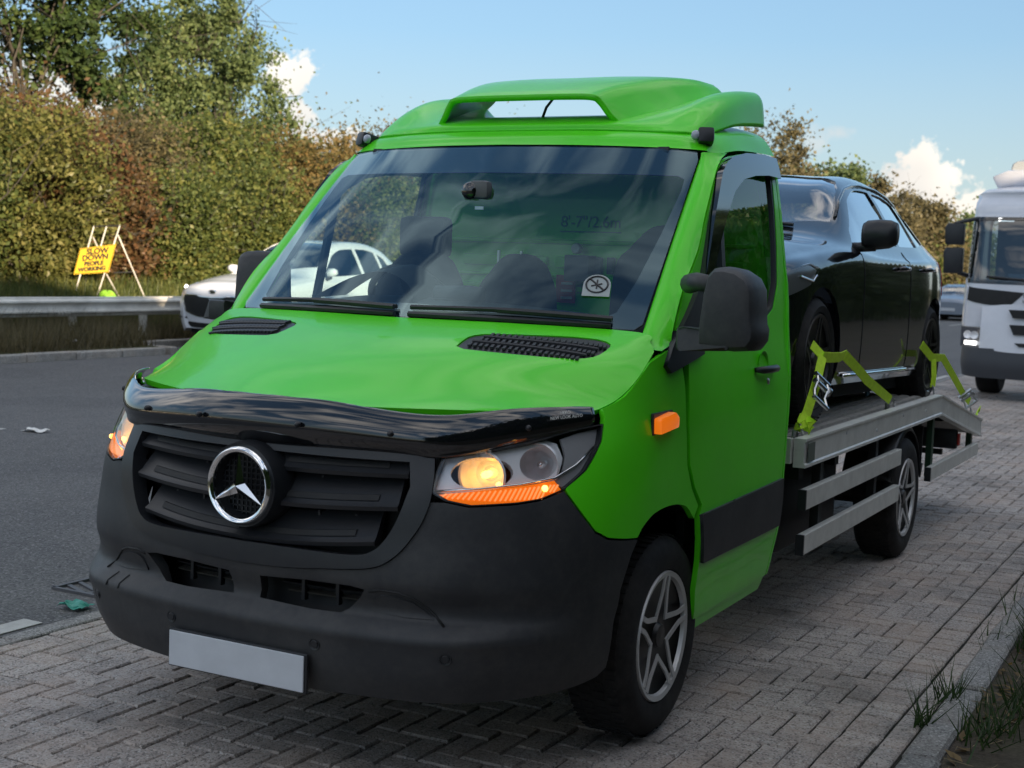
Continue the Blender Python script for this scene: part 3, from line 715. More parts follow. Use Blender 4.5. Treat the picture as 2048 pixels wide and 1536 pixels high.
FIN = mat('intake_fin_metal', (.17, .16, .14), .5, metal=.6)
for s in (1, -1):
    for k in range(3):
        sweep('intake_slat', s * (.28 if k else .34), s * 1.24, lambda u, k=k: .562 + .024 * k, [(.075, 0), (.07, .006), (.10, .009), (.10, -.002)], FIN if k != 1 else DARKPL, truck, n=16)
    for u in (.55, .95):
        P = HULL(u, .59)[0]; MB().box((s * P[0], P[1] + .075, .586), (.012, .02, .085)).build('intake_rib', DARKPL, truck)
# parking sensors
for u_, v_ in ((2.07, .444), (.93, .444)):
    P = HULL(u_, v_)[0]; Nn = HULL.normal(u_, v_)[0]
    both(MB().lathe([(0, .004), (.011, .004), (.013, .001), (.018, .003), (.020, -.004)], P, Nn, 20).build('parking_sensor', DARKPL, truck, auto=.6))
# number plate, left blank
MB().box((0, -1.085, .355), (.52, .006, .111)).build('number_plate', PLATE, truck, bevel=.003)
MB().box((0, -1.076, .355), (.535, .010, .122)).build('plate_holder', DARKPL, truck, bevel=.004)

# --- grille
gf = trim('grille_frame', HULL, mirr([(0, 1.04)] + GRo), DARKPL, truck, holes=[mirr([(0, 1.0)] + GRi)], step=.025, thick=.05, off=.010, sym=True)
sheet('grille_backing', HULL, np.linspace(-1.95, 1.95, 40), np.linspace(.66, 1.05, 9), CHASSIS, truck, -.115)
BLADE = [(0, 0), (.005, -.013), (.05, -.016), (.092, .074), (.076, .082), (.016, .011)]
for zc, ze, um in ((.958, .966, 1.70), (.853, .872, 1.64), (.738, .766, 1.44)):
    if zc < .8:
        sweep('grille_slat', -um, um, lambda u, a=zc, b=ze, m_=um: a + (b - a) * (u / m_)**2, BLADE, DARKPL, truck, n=60)
    else:
        for s in (1, -1):
            sweep('grille_slat', s * .33, s * um, lambda u, a=zc, b=ze, m_=um: a + (b - a) * (u / m_)**2, BLADE, DARKPL, truck, n=36)
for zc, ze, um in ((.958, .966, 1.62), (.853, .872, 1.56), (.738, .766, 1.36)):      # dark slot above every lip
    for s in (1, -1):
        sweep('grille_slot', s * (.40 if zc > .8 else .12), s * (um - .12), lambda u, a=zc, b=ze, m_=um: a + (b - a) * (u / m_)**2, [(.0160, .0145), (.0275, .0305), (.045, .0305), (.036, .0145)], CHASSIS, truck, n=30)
# upper cheek above the first slat
sweep('grille_cheek', -1.72, 1.72, lambda u: 1.012, [(.012, .0), (.030, -.018), (.07, -.012), (.07, .04), (.01, .04)], DARKPL, truck, n=60)
for u in (.75, 1.15):
    for z in (.80, .905):
        P = HULL(u, z)[0]
        for s in (1, -1): MB().box((s * P[0], P[1] + .075, z), (.008, .03, .06)).build('grille_rib', DARKPL, truck)
# badge: ring with three-pointed star
BC = Vector((0, -1.082, .895)); BR = .112
MB().lathe([(.0, .060), (.095, .055), (.112, .012), (.128, .010), (.132, .03), (.136, .10)], BC, (0, 1, 0), 48).build('badge_housing', DARKPL, truck, auto=.5)
badge = MB().lathe([(BR - .012, 0), (BR - .008, -.008), (BR, -.010), (BR + .007, -.004), (BR + .008, .012), (BR - .012, .012), (BR - .012, 0)], BC, (0, 1, 0), 56).build('badge', CHROME, truck, auto=.9)
st = MB()
for k in range(3):
    a = math.pi / 2 + k * 2 * math.pi / 3; d = Vector((math.cos(a), 0, math.sin(a))); p = Vector((-math.sin(a), 0, math.cos(a)))
    c0 = BC + Vector((0, -.016, 0)); tip = BC + d * (BR - .006) + Vector((0, -.002, 0)); w = .026
    l = BC + d * .015 + p * w * .72; r = BC + d * .015 - p * w * .72
    back = BC + Vector((0, .012, 0))
    st.add([c0, tip, l, r, back], [(0, 1, 2), (0, 3, 1), (2, 1, 4), (1, 3, 4)])
st.build('badge_star', CHROME, badge)
mesh_ = MB()
for k in range(-5, 6):
    h = math.sqrt(max(0, .094**2 - (k * .017)**2))
    mesh_.box((BC.x + k * .017, BC.y + .042, BC.z), (.004, .006, 2 * h)); mesh_.box((BC.x, BC.y + .042, BC.z + k * .017), (2 * h, .006, .004))
mesh_.build('badge_mesh', DARKPL, badge)

# --- bonnet
BON0 = BON; BON = smoothed(BON, 17, 19, 14)
BV = [(.963,1.910),(.90,2.18),(.871,2.40),(.95,2.52),(1.20,2.60),(1.664,2.674),(1.90,2.60),(1.975,2.458),(1.999,2.213),(1.90,2.07),(1.678,1.962),(1.30,1.90)]
BV = [np.array(near(BON, BON0(u, v)[0], (u, v))) for u, v in chaikin(BV, 1)]
bon_out = mirr([(0, .05), (1, .05), (2, .05), (3, .05), (3.85, .05), (3.94, .3), (3.94, 1), (3.94, 2), (3.94, 2.55), (3.89, 2.93), (3.6, 2.97), (3, 2.97), (2, 2.97), (1, 2.97), (0, 2.97)])
trim('bonnet', BON, bon_out, GREEN, truck, holes=[BV, [(-u, v) for u, v in BV]], su=.24, sv=.27, step=.03, thick=.02, sym=True)
for s in (1, -1):
    hole = BV if s > 0 else [(-u, v) for u, v in BV]
    vt = trim('bonnet_vent', BON, [(np.array(p) - np.mean(hole, 0)) * .985 + np.mean(hole, 0) for p in hole], DARKPL, truck, su=.24, sv=.27, step=.03, thick=.02, off=-.004, sym=True)
    g = MB()                                  # louvre bars in three rows
    for row, v in enumerate((2.07, 2.27, 2.47)):
        for k in range(22):
            u = .98 + k * .0445
            if not (1.0 + .0 * row < u < 1.93): continue
            if not inpoly(np.array([near(BON, BON0(u, v)[0], (u, v))]), [tuple(p) for p in BV])[0]: continue
            P = BON(*near(BON, BON0(u, v)[0], (u, v)))[0]; g.box((s * P[0], P[1], P[2] + .001), (.011, .030, .007), Matrix.Rotation(R(14), 3, 'X') @ Matrix.Rotation(s * R(16), 3, 'Z'))
    for v in (2.17, 2.37):
        pts = [BON(*near(BON, BON0(u, v)[0], (u, v)))[0] for u in np.linspace(1.0, 1.9, 12)]
        g.tube([(s * p[0], p[1], p[2] + .003) for p in pts], .006, 6)
    g.build('vent_louvres', mat('vent_louvre_grey', (.035, .037, .042), .5), vt)
# --- bonnet guard (smoked acrylic deflector)
def gu(x, y, z): return (x, y, z)
GUARD = Surf([
 [(0,-1.010,1.020),(.25,-.992,1.020),(.50,-.932,1.018),(.62,-.893,1.022),(.74,-.775,1.055),(.84,-.650,1.085),(.905,-.515,1.105)],
 [(0,-1.048,1.055),(.25,-1.030,1.055),(.50,-.965,1.052),(.635,-.905,1.055),(.755,-.785,1.080),(.855,-.655,1.106),(.912,-.520,1.120)],
 [(0,-1.052,1.110),(.25,-1.032,1.110),(.50,-.958,1.098),(.64,-.895,1.090),(.76,-.780,1.108),(.858,-.650,1.128),(.914,-.520,1.138)],
 [(0,-1.008,1.166),(.25,-.990,1.162),(.50,-.920,1.138),(.63,-.862,1.140),(.745,-.758,1.158),(.845,-.632,1.164),(.903,-.508,1.160)],
 [(0,-.995,1.168),(.25,-.977,1.164),(.50,-.905,1.138),(.62,-.850,1.141),(.735,-.748,1.161),(.835,-.622,1.167),(.895,-.500,1.163)],
])
GUARD = smoothed(GUARD, 25, 17, 8)
us = np.linspace(-6, 6, 121); vs_ = np.linspace(0, 4, 25); U, V_ = np.meshgrid(us, vs_); X = GUARD(np.abs(U.ravel()), V_.ravel()); X[:, 0] *= np.sign(U.ravel() + 1e-9) 
V, F = gridmesh(X.reshape(25, 121, 3)); guard = newobj('bonnet_guard', mesh_from('bonnet_guard', V, F, True), GLOSSBLK, truck)
sl = guard.modifiers.new('thick', 'SOLIDIFY'); sl.thickness = .005; sl.offset = 0
for x, y, z in ((.189,-1.052,1.094),(-.189,-1.052,1.094),(.47,-.978,1.085),(-.47,-.978,1.085),(.80,-.735,1.11),(-.80,-.735,1.11)):
    n = Vector((x * .9, -1, 0)).normalized()
    MB().lathe([(0, .006), (.006, .005), (.009, 0), (.009, -.01)], (x, y, z), n, 12).build('guard_stud', DARKPL, guard, smooth=True)
t = text('guard_print', 'NEW LOOK AUTO', .0135, WHITEPAINT, guard, (.873, -.630, 1.141), (R(86), R(-4), R(58)), .0004, bold=.0002)
t2 = text('guard_print', 'HEKO', .013, WHITEPAINT, guard, (.870, -.633, 1.154), (R(86), R(-4), R(58)), .0004, bold=.0002)

# --- head lamps
HLc = [(1.962,.925),(1.961,.976),(2.016,1.020),(2.584,1.049),(3.196,1.080),(3.352,1.071),(3.435,1.028),(3.408,.993),(3.293,.965),(2.838,.949),(2.474,.937),(2.134,.922)]
HLa = [(1.979,.914),(2.427,.931),(2.841,.944),(3.298,.959),(3.450,.928),(3.121,.908),(2.846,.898),(2.336,.889),(2.094,.901)]
lamp = trim('headlight', HULL, HLo, mat('lamp_housing', (.24, .245, .25), .35, coat=.5), truck, step=.02, thick=.01, off=-.16)
trim('lens', HULL, [(np.array(p) - np.mean(HLo, 0)) * .985 + np.mean(HLo, 0) for p in HLo], LENS, lamp, step=.03, thick=0, off=.002)
trim('lamp_cheek', HULL, [(3.47,.938),(3.80,.988),(4.05,1.063),(4.10,1.105),(3.70,1.095),(3.40,1.08),(3.46,1.03),(3.43,.985),(3.34,.955)], mat('lamp_cheek_grey', (.30, .30, .31), .3, coat=.4), lamp, step=.03, thick=.01, off=-.022)
rim_ = trim('lamp_rim', HULL, HLo, DARKPL, lamp, holes=[[(np.array(p) - np.mean(HLo, 0)) * .965 + np.mean(HLo, 0) for p in HLo]], step=.02, thick=.15, off=-.001)
trim('lamp_trim', HULL, HLc, SILVERREF, lamp, step=.02, thick=.03, off=-.032, holes=[[(2.43 + .33 * math.cos(a), .984 + .046 * math.sin(a)) for a in np.linspace(0, 2 * math.pi, 25)[:-1]], [(3.09 + .27 * math.cos(a), 1.014 + .049 * math.sin(a)) for a in np.linspace(0, 2 * math.pi, 25)[:-1]]])
AMBER = mat('amber_indicator_lens', (.75, .15, .010), .2, coat=.6, emit=(1, .20, .01), estr=.28)
ind = trim('indicator', HULL, HLa, AMBER, lamp, step=.02, thick=.02, off=-.012)
for k in range(24):                           # fluted ribs of the indicator
    u = 2.05 + k * .055
    lo_, hi_ = .901 + .01 * abs(u - 2.6), .918 + .030 * (u - 2.0) / 1.3
    if u > 3.2: hi_ = min(hi_, .945); lo_ = .925
    A = HULL(u, lo_)[0]; B = HULL(u + .05, hi_)[0]; n1 = HULL.normal(u, .92)[0] * .008
    MB().tube([A - n1, B - n1], .0032, 5).build('indicator_rib', mat('amber_rib', (.9, .45, .25), .2, emit=(1, .30, .05), estr=.35), ind)
P = HULL(3.17, .936)[0] - HULL.normal(3.17, .936)[0] * .004; MB().lathe([(0, .010), (.007, .007), (.010, 0), (.006, -.006), (0, -.007)], P, HULL.normal(3.17, .936)[0], 14).build('indicator_bulb', BULB, ind, smooth=True)
for u, v, r, lit in ((2.43, .984, .070, True), (3.09, 1.014, .064, False)):
    P = HULL(u, v)[0]; Nn = HULL.normal(u, v)[0]; ax = Vector((.12, -1, .02)).normalized(); c = Vector(P) - Vector(Nn) * .058 - ax * .045
    prof = [(.0, -.03), (r * .35, -.028), (r * .62, -.016), (r * .85, .008), (r, .046), (r * 1.04, .046)]
    bowl = MB().lathe(prof, c, ax, 28).build('reflector', SILVERREF, lamp, auto=.3)
    MB().lathe([(0, .030), (.010, .026), (.012, .012), (.010, -.02)], c, ax, 14).build('bulb', BULB if lit else CHROME, bowl, smooth=True)
    MB().lathe([(r * .98, .046), (r * 1.05, .052), (r * 1.12, .046)], c, ax, 28).build('reflector_ring', SILVERREF, bowl, auto=.5)
P0 = HULL(2.62, .955)[0] - HULL.normal(2.62, .955)[0] * .03
MB().lathe([(0, .006), (.006, .004), (.007, -.01)], P0, HULL.normal(2.62, .955)[0], 14).build('bulb', BULB, lamp, smooth=True)
pts = [HULL(u, v)[0] - HULL.normal(u, v)[0] * .012 for u, v in ((1.985,.925),(2.43,.936),(2.85,.949),(3.30,.966),(3.62,1.0),(3.95,1.05))]
MB().tube(pts, .004, 6).build('lamp_trim_line', CHROME, lamp, smooth=True)
# mirror image: the lamp on the road side (lit too)
def mirror_tree(o, parent):
    c = flipx(o, parent)
    for ch in list(o.children): mirror_tree(ch, c)
    return c
mirror_tree(lamp, truck)

# --- wings
def bedge(vs_): return [near(HULL, BON(4.0, v)[0] * (1.0, 1, 1), (4.6, 1.2)) for v in vs_]
be = bedge([2.6, 2.3, 2.0, 1.6, 1.2, .8, .5, .3])
arch_pts = crv([(5.035,.752),(5.14,.780),(5.38,.808),(5.74,.812),(6.03,.790),(6.19,.735)], 24)
wing = [(3.49,.934),(3.49,.928),(3.785,.864),(4.082,.800),(4.35,.773),(4.695,.759),(5.02,.748)] + arch_pts + [(6.262,.776),(6.133,.846),(6.047,.929),(6.045,1.067),(6.065,1.20),(6.05,1.28),(5.93,1.335)] + be + [(4.16,1.135),(4.145,1.117),(4.076,1.063),(3.80,.981)]
both(trim('wing', HULL, wing, GREEN, truck, step=.03, thick=.02))
# amber side repeater, lit
AMBL = [(5.33,1.064),(5.30,1.108),(5.58,1.122),(5.80,1.104),(5.79,1.070)]
P = HULL(5.52, 1.09)[0]
rep = MB().prism([(P[0] - .004, P[1] - .075, P[2] - .030), (P[0] - .004, P[1] - .080, P[2] + .022), (P[0] - .004, P[1] + .045, P[2] + .036), (P[0] - .004, P[1] + .082, P[2] + .016), (P[0] - .004, P[1] + .080, P[2] - .018)], (.034, 0, 0)).build('side_repeater', AMBER, truck, bevel=.007, auto=.5)
MB().box((P[0] + .012, P[1] + .02, P[2] + .004), (.012, .05, .016)).build('repeater_bulb', BULB, rep)
MB().box((P[0] - .002, P[1] - .002, P[2] + .002), (.01, .172, .074)).build('repeater_base', DARKPL, rep, bevel=.004)
both(rep)
# --- windscreen, border, wipers
ws_o = mirr([(0, .015), (1, .015), (2, .015), (2.88, .02), (2.97, .08), (2.985, 1), (2.985, 1.88), (2.93, 1.97), (2.6, 1.985), (1, 1.985), (0, 1.985)])
ws_i = mirr([(0, .16), (1, .14), (1.9, .10), (2.35, .10), (2.55, .18), (2.68, .5), (2.80, 1), (2.88, 1.5), (2.87, 1.64), (2.75, 1.675), (1, 1.65), (0, 1.65)])
scr = trim('windscreen', WS, ws_o, WSGLASS, truck, su=.29, sv=.36, step=.06, thick=0, sym=True)
trim('windscreen_border', WS, ws_o, FRIT, scr, holes=[[p for p in ws_i]], su=.29, sv=.36, step=.05, thick=.004, off=-.005, sym=True)
def wpt(u, v, d=.012): 
    P = WS(abs(u), v)[0]; Nn = WS.normal(max(abs(u), .01), v)[0]
    if u < 0: P = P * (-1, 1, 1); Nn = Nn * (-1, 1, 1)
    return P + Nn * d
for (ua, ub, vb, up) in ((-2.35, -.10, .085, -.02), (.10, 2.55, .085, .2)):
    w = MB().tube([wpt(u, vb + .02 * (1 - abs((u - ua) / (ub - ua) - .5) * 2), .014) for u in np.linspace(ua, ub, 14)], .009, 6).build('wiper', DARKPL, truck)
    MB().tube([wpt(u, vb - .005 - .02 * s_, .024) for u, s_ in zip(np.linspace(ub, ua + (ub - ua) * .45, 6), np.linspace(1, 0, 6))], .010, 6).build('wiper_arm', DARKPL, w)
    MB().tube([wpt(u, .03, .006) for u in np.linspace(ua, ub, 10)], .011, 6).build('wiper_cowl', DARKPL, w)
# round no-smoking sticker on the glass
P = Vector(wpt(2.15, .42, .004)); Nn = Vector(WS.normal(2.15, .42)[0]); e = Vector((Nn.y, -Nn.x, 0)).normalized() * -1; f_ = Nn.cross(e)
if f_.z < 0: f_ = -f_
stk = MB().prism([P + e * .048 * math.cos(a) + f_ * .048 * math.sin(a) for a in np.linspace(0, math.pi, 13)] + [P - e * .048 - f_ * .055, P + e * .048 - f_ * .055], Nn * .0006).build('windscreen_sticker', mat('sticker_white', (.34, .38, .38), .5), truck)
g = MB(); ring = [P + e * .038 * math.cos(a) + f_ * .038 * math.sin(a) + Nn * .0015 for a in np.linspace(0, 2 * math.pi, 25)]; g.tube(ring, .0035, 5)
g.tube([P + e * .027 - f_ * .027 + Nn * .0015, P - e * .027 + f_ * .027 + Nn * .0015], .0035, 5); g.tube([P - e * .02 - f_ * .008 + Nn * .0013, P + e * .018 + f_ * .004 + Nn * .0013], .003, 5); g.tube([P - f_ * .02 + Nn * .0013, P + f_ * .022 + Nn * .0013], .003, 5)
g.build('sticker_symbol', DARKPL, stk)
# --- A pillars
pc = [(-.10,1.318),(.0,1.345),(.015,1.379),(.129,1.525),(.303,1.666),(.411,1.794),(.565,1.949),(.655,2.012),(.75,2.045)]
wv = [-.17, -.07, .0, .42, .83, 1.20, 1.66, 1.86, 1.96]
rows = []
for (y, z), v in zip(pc, wv):
    A = WS(3.0, v)[0]; B = SIDE(y, z)[0]; Nn = WS.normal(2.95, max(v, 0))[0]; m1 = A * .62 + B * .38; m2 = A * .28 + B * .72
    out = np.array([.8, -.6, .05]); k = .016
    rows.append([tuple(A + Nn * -.012), tuple(A + Nn * .004 + (B - A) * .03), tuple(m1 + out * k), tuple(m2 + out * k), tuple(B)])
AP = smoothed(Surf(rows), 9, 25, 10, False)
X = AP(*[a.ravel() for a in np.meshgrid(np.linspace(0, 4, 13), np.linspace(.2, 8, 40))]).reshape(40, 13, 3); V, F = gridmesh(X)
both(newobj('windscreen_pillar', mesh_from('windscreen_pillar', V, F, True), GREEN, truck))
# --- roof
RF = Surf([
 [(0,.505,2.062),(.30,.520,2.060),(.60,.580,2.055),(.775,.636,2.048),(.805,.672,2.042),(.832,.74,2.045)],
 [(0,.600,2.122),(.30,.610,2.121),(.58,.655,2.116),(.735,.705,2.108),(.795,.765,2.088),(.836,.82,2.058)],
 [(0,.850,2.172),(.30,.850,2.172),(.56,.860,2.168),(.71,.880,2.155),(.788,.90,2.122),(.838,.93,2.070)],
 [(0,1.15,2.200),(.30,1.15,2.200),(.56,1.15,2.198),(.71,1.15,2.185),(.785,1.15,2.150),(.836,1.15,2.080)],
 [(0,1.37,2.205),(.30,1.37,2.205),(.56,1.37,2.202),(.71,1.37,2.190),(.783,1.37,2.155),(.832,1.37,2.085)],
])
sheet('roof', RF, np.concatenate([-np.linspace(0, 5, 31)[::-1], np.linspace(0, 5, 31)[1:]]), np.linspace(0, 4, 30), GREEN, truck)
# marker lamps on the front roof corners
for s in (1, -1):
    mk = MB().box((s * .770, .700, 2.098), (.062, .10, .062), Matrix.Rotation(s * R(28), 3, 'Z') @ Matrix.Rotation(R(-14), 3, 'X')).build('marker_lamp', DARKPL, truck, bevel=.014, auto=.7)
    MB().lathe([(0, .008), (.012, .007), (.018, .002), (.019, -.012)], (s * .752, .650, 2.106), (s * .35, -1, .1), 16).build('marker_lens', mat('clear_grey_lens', (.35, .38, .45), .15, coat=1), mk, smooth=True)
# --- doors
dO = [(.262,.350),(.228,.466),(.228,.566),(.19,.735),(.212,.776),(.141,.846),(.096,.929),(.094,1.067),(.131,1.286),(.06,1.36),(.050,1.395),(.147,1.525),(.318,1.662),(.425,1.788),(.578,1.942),(.665,2.002),(.76,2.034),(.92,2.056),(1.17,2.068),(1.33,2.066),(1.335,1.9),(1.335,1.70),(1.33,1.48),(1.27,1.19),(1.195,.93),(1.16,.77),(1.155,.56),(1.09,.36)]
wO = [(.20,1.322),(.262,1.490),(.358,1.632),(.472,1.790),(.600,1.935),(.68,1.985),(.78,2.008),(.93,2.030),(1.16,2.044),(1.29,2.042),(1.285,1.9),(1.262,1.70),(1.225,1.55),(1.14,1.45),(.99,1.40),(.60,1.345)]
strip = [(.190,.743),(1.150,.758),(1.145,.563),(.240,.563)]
for s in (1, -1):
    dr = trim('cab_door', SIDE, dO, GREEN, truck, holes=[wO], su=1, sv=1, step=.05, thick=.02)
    if s < 0: old = dr; dr = flipx(old); bpy.data.objects.remove(old)
    def add(o):
        o.parent = dr
        if s < 0:
            c = flipx(o, dr); bpy.data.objects.remove(o); return c
        return o
    add(trim('side_window', SIDE, [(np.array(p) - np.mean(wO, 0)) * 1.01 + np.mean(wO, 0) for p in wO], SIDEGLASS, dr, su=1, sv=1, step=.08, thick=0, off=-.014))
    wi = [(np.array(p) - np.mean(wO, 0)) * .955 + np.mean(wO, 0) for p in wO]
    add(trim('window_seal', SIDE, wO, DARKPL, dr, holes=[wi], su=1, sv=1, step=.04, thick=.02, off=-.003))
    add(trim('quarter_post', SIDE, [(.60,1.94),(.635,1.95),(.575,1.345),(.535,1.34)], DARKPL, dr, su=1, sv=1, step=.05, thick=.02, off=-.004))
    if True:
        wd = add(trim('wind_deflector', SIDE, [(.262,1.520),(.340,1.632),(.454,1.797),(.585,1.959),(.655,2.000),(.745,2.026),(.915,2.052),(1.16,2.066),(1.33,2.064),(1.335,1.985),(1.16,1.985),(.98,1.972),(.826,1.948),(.700,1.892),(.590,1.802),(.48,1.690),(.35,1.55)], GLOSSBLK, dr, su=1, sv=1, step=.04, thick=.026, off=.026))
    add(trim('trim_strip', SIDE, strip, BLACKPL, dr, su=1, sv=1, step=.06, thick=.014, off=.012))
    # handle in its dished recess
    h = add(MB().tube([SIDE(y, 1.218)[0] + np.array([d, 0, 0]) for y, d in ((.82, .004), (.85, .030), (.92, .036), (1.0, .034), (1.06, .012))], [.010, .015, .016, .015, .011], 8).build('door_handle', GREEN if False else DARKPL, dr, smooth=True))
    add(MB().lathe([(0, -.018), (.05, -.012), (.062, .0025), (.066, .001)], SIDE(.93, 1.225)[0], (1, 0, 0), 24).build('handle_recess', GREEN, dr, smooth=True))
    add(MB().lathe([(0, .004), (.012, .003), (.014, -.002)], SIDE(.98, 1.165)[0], (1, 0, 0), 14).build('lock_barrel', STEEL, dr, smooth=True))
    # mirror with triangular base and arms
    mb_ = [(-.01,1.345),(-.085,1.272),(-.055,1.248),(.245,1.300),(.300,1.548),(.242,1.528),(.135,1.445)]
    mr = add(trim('mirror_base', SIDE, mb_, DARKPL, dr, su=1, sv=1, step=.05, thick=.03, off=.018))
    house = MB()
    prof = [(1.072,1.405),(1.083,1.52),(1.098,1.585),(1.118,1.606),(1.150,1.610),(1.195,1.602),(1.232,1.580),(1.254,1.540),(1.258,1.475),(1.262,1.425),(1.270,1.405),(1.268,1.366),(1.250,1.340),(1.18,1.334),(1.075,1.345)]
    cx, cz = 1.17, 1.47
    ringz = []
    for dy, sc_ in ((-.090, .70), (-.082, .88), (-.06, .97), (-.01, 1.0), (.05, .99), (.085, .95), (.075, .90)):
        ringz.append([(cx + (x - cx) * sc_, -.02 + dy + (.02 * (x - cx)), cz + (z - cz) * sc_) for x, z in prof])
    Vh, Fh = gridmesh(np.array(ringz), close=True); house.add(Vh, Fh + [tuple(range(len(prof)))])
    hs = house.build('mirror_housing', DARKPL if False else BLACKPL, mr, auto=.7)
    gl_ = MB().prism([(cx + (x - cx) * .9, .052, cz + (z - cz) * .9) for x, z in prof], (0, .006, 0)).build('mirror_glass', CHROME, mr)
    a1_ = MB().prism([(.985,-.055,1.405),(1.02,-.085,1.408),(1.185,-.105,1.398),(1.185,-.105,1.338),(1.02,-.085,1.328),(.985,-.055,1.325)], (0, .07, 0)).build('mirror_arm', BLACKPL, mr, bevel=.012, auto=.5)
    a2_ = MB().tube([(.965, .10, 1.548), (1.02, .03, 1.556), (1.10, -.02, 1.55)], [.034, .032, .026], 12).build('mirror_arm', BLACKPL, mr, smooth=True)
    if s < 0:
        for q_, o in enumerate((hs, gl_, a1_, a2_)):
            c_ = flipx(o, mr); bpy.data.objects.remove(o)
            # this mirror is folded back against the door
            if q_ < 3: c_.data.transform(Matrix.Translation((-.98, (.195 if q_ < 2 else .0), 0)) @ Matrix.Rotation(R(-80), 4, 'Z') @ Matrix.Translation(((1.05 if q_ < 2 else .995), .0, 0)))
            else: bpy.data.objects.remove(c_)
# rear corner posts and back wall of the cab
both(trim('cab_rear_post', SIDE, [(1.10,.36),(1.165,.56),(1.17,.77),(1.205,.93),(1.28,1.19),(1.34,1.48),(1.345,1.9),(1.343,2.075),(1.372,2.078),(1.375,1.48),(1.31,1.19),(1.225,.93),(1.19,.77),(1.185,.56),(1.12,.36)], GREEN, truck, su=1, sv=1, step=.05, thick=.05))
bw = MB(); zs = np.linspace(.45, 2.10, 12)
both(MB().prism([(.0, 1.30, .42), (.95, 1.10, .42), (.985, 1.16, .77), (.975, 1.27, 1.19), (.925, 1.345, 1.55), (.84, 1.345, 2.0), (.70, 1.345, 2.17), (.0, 1.345, 2.185)], (0, .015, 0)).build('cab_back_wall', GREEN, truck))
both(trim('sill', SIDE, [(.265,.345),(1.09,.355),(1.07,.300),(.30,.298)], GREEN, truck, su=1, sv=1, step=.05, thick=.03, off=-.006))
# --- roof air deflector with open scoop
SPB = Surf([
 [(0,.615,2.128),(.25,.620,2.128),(.40,.632,2.127),(.56,.655,2.124),(.66,.675,2.122),(.715,.700,2.118),(.735,.715,2.105)],
 [(0,.640,2.160),(.25,.645,2.160),(.40,.660,2.160),(.56,.700,2.158),(.665,.735,2.160),(.725,.765,2.158),(.752,.785,2.120)],
 [(0,.820,2.205),(.25,.820,2.205),(.40,.830,2.205),(.58,.850,2.228),(.672,.870,2.243),(.738,.885,2.215),(.768,.90,2.150)],
 [(0,1.05,2.228),(.25,1.05,2.228),(.44,1.05,2.232),(.58,1.05,2.285),(.68,1.05,2.308),(.745,1.05,2.270),(.775,1.05,2.180)],
 [(0,1.25,2.238),(.25,1.25,2.238),(.47,1.25,2.245),(.60,1.25,2.322),(.69,1.25,2.345),(.748,1.25,2.310),(.772,1.25,2.200)],
 [(0,1.415,2.242),(.25,1.415,2.242),(.50,1.415,2.252),(.62,1.415,2.340),(.70,1.415,2.362),(.750,1.415,2.325),(.768,1.415,2.212)],
])
spo = sheet('air_deflector', SPB, np.concatenate([-np.linspace(0, 6, 43)[::-1], np.linspace(0, 6, 43)[1:]]), np.linspace(0, 5, 40), GREEN, truck)
sm = spo.modifiers.new('thick', 'SOLIDIFY'); sm.thickness = .012; sm.offset = -1
HUMP = Surf([
 [(0,.628,2.270),(.20,.632,2.270),(.315,.640,2.266),(.350,.652,2.245),(.385,.668,2.195),(.420,.690,2.158)],
 [(0,.70,2.300),(.20,.704,2.300),(.318,.712,2.292),(.362,.72,2.268),(.410,.735,2.215),(.452,.752,2.172)],
 [(0,.88,2.355),(.20,.88,2.355),(.345,.885,2.345),(.405,.89,2.318),(.455,.90,2.260),(.500,.905,2.214)],
 [(0,1.10,2.400),(.22,1.10,2.400),(.405,1.10,2.390),(.462,1.10,2.362),(.505,1.10,2.312),(.545,1.10,2.265)],
 [(0,1.28,2.416),(.24,1.28,2.416),(.455,1.28,2.408),(.510,1.28,2.388),(.550,1.28,2.345),(.590,1.28,2.305)],
 [(0,1.415,2.412),(.24,1.415,2.412),(.485,1.415,2.404),(.540,1.415,2.388),(.580,1.415,2.352),(.615,1.415,2.325)],
])
hmp = sheet('deflector_scoop', HUMP, np.concatenate([-np.linspace(0, 5, 31)[::-1], np.linspace(0, 5, 31)[1:]]), np.linspace(0, 5, 40), GREEN, spo)
sm = hmp.modifiers.new('thick', 'SOLIDIFY'); sm.thickness = .024; sm.offset = -1
MB().tube([(.02, .80, 2.20), (.035, .80, 2.24), (.065, .80, 2.275), (.12, .82, 2.30)], .006, 6).build('aerial_cable', DARKPL, spo)
# --- cab interior
DASH = Surf([
 [(-.84,-.02,1.36),(-.5,-.14,1.37),(0,-.18,1.375),(.5,-.14,1.37),(.84,-.02,1.36)],
 [(-.86,.18,1.385),(-.5,.16,1.42),(0,.14,1.415),(.5,.15,1.405),(.86,.18,1.38)],
 [(-.86,.38,1.37),(-.5,.40,1.44),(0,.38,1.435),(.5,.38,1.41),(.86,.38,1.37)],
 [(-.86,.45,1.25),(-.5,.48,1.30),(0,.48,1.28),(.5,.47,1.28),(.86,.45,1.25)],
 [(-.86,.40,.8),(-.5,.40,.8),(0,.40,.8),(.5,.40,.8),(.86,.40,.8)]])
X = DASH(*[a.ravel() for a in np.meshgrid(np.linspace(0, 4, 25), np.linspace(0, 4, 25))]).reshape(25, 25, 3); V, F = gridmesh(X)
dash = newobj('dashboard', mesh_from('dashboard', V, F, True), INTERIOR, truck)
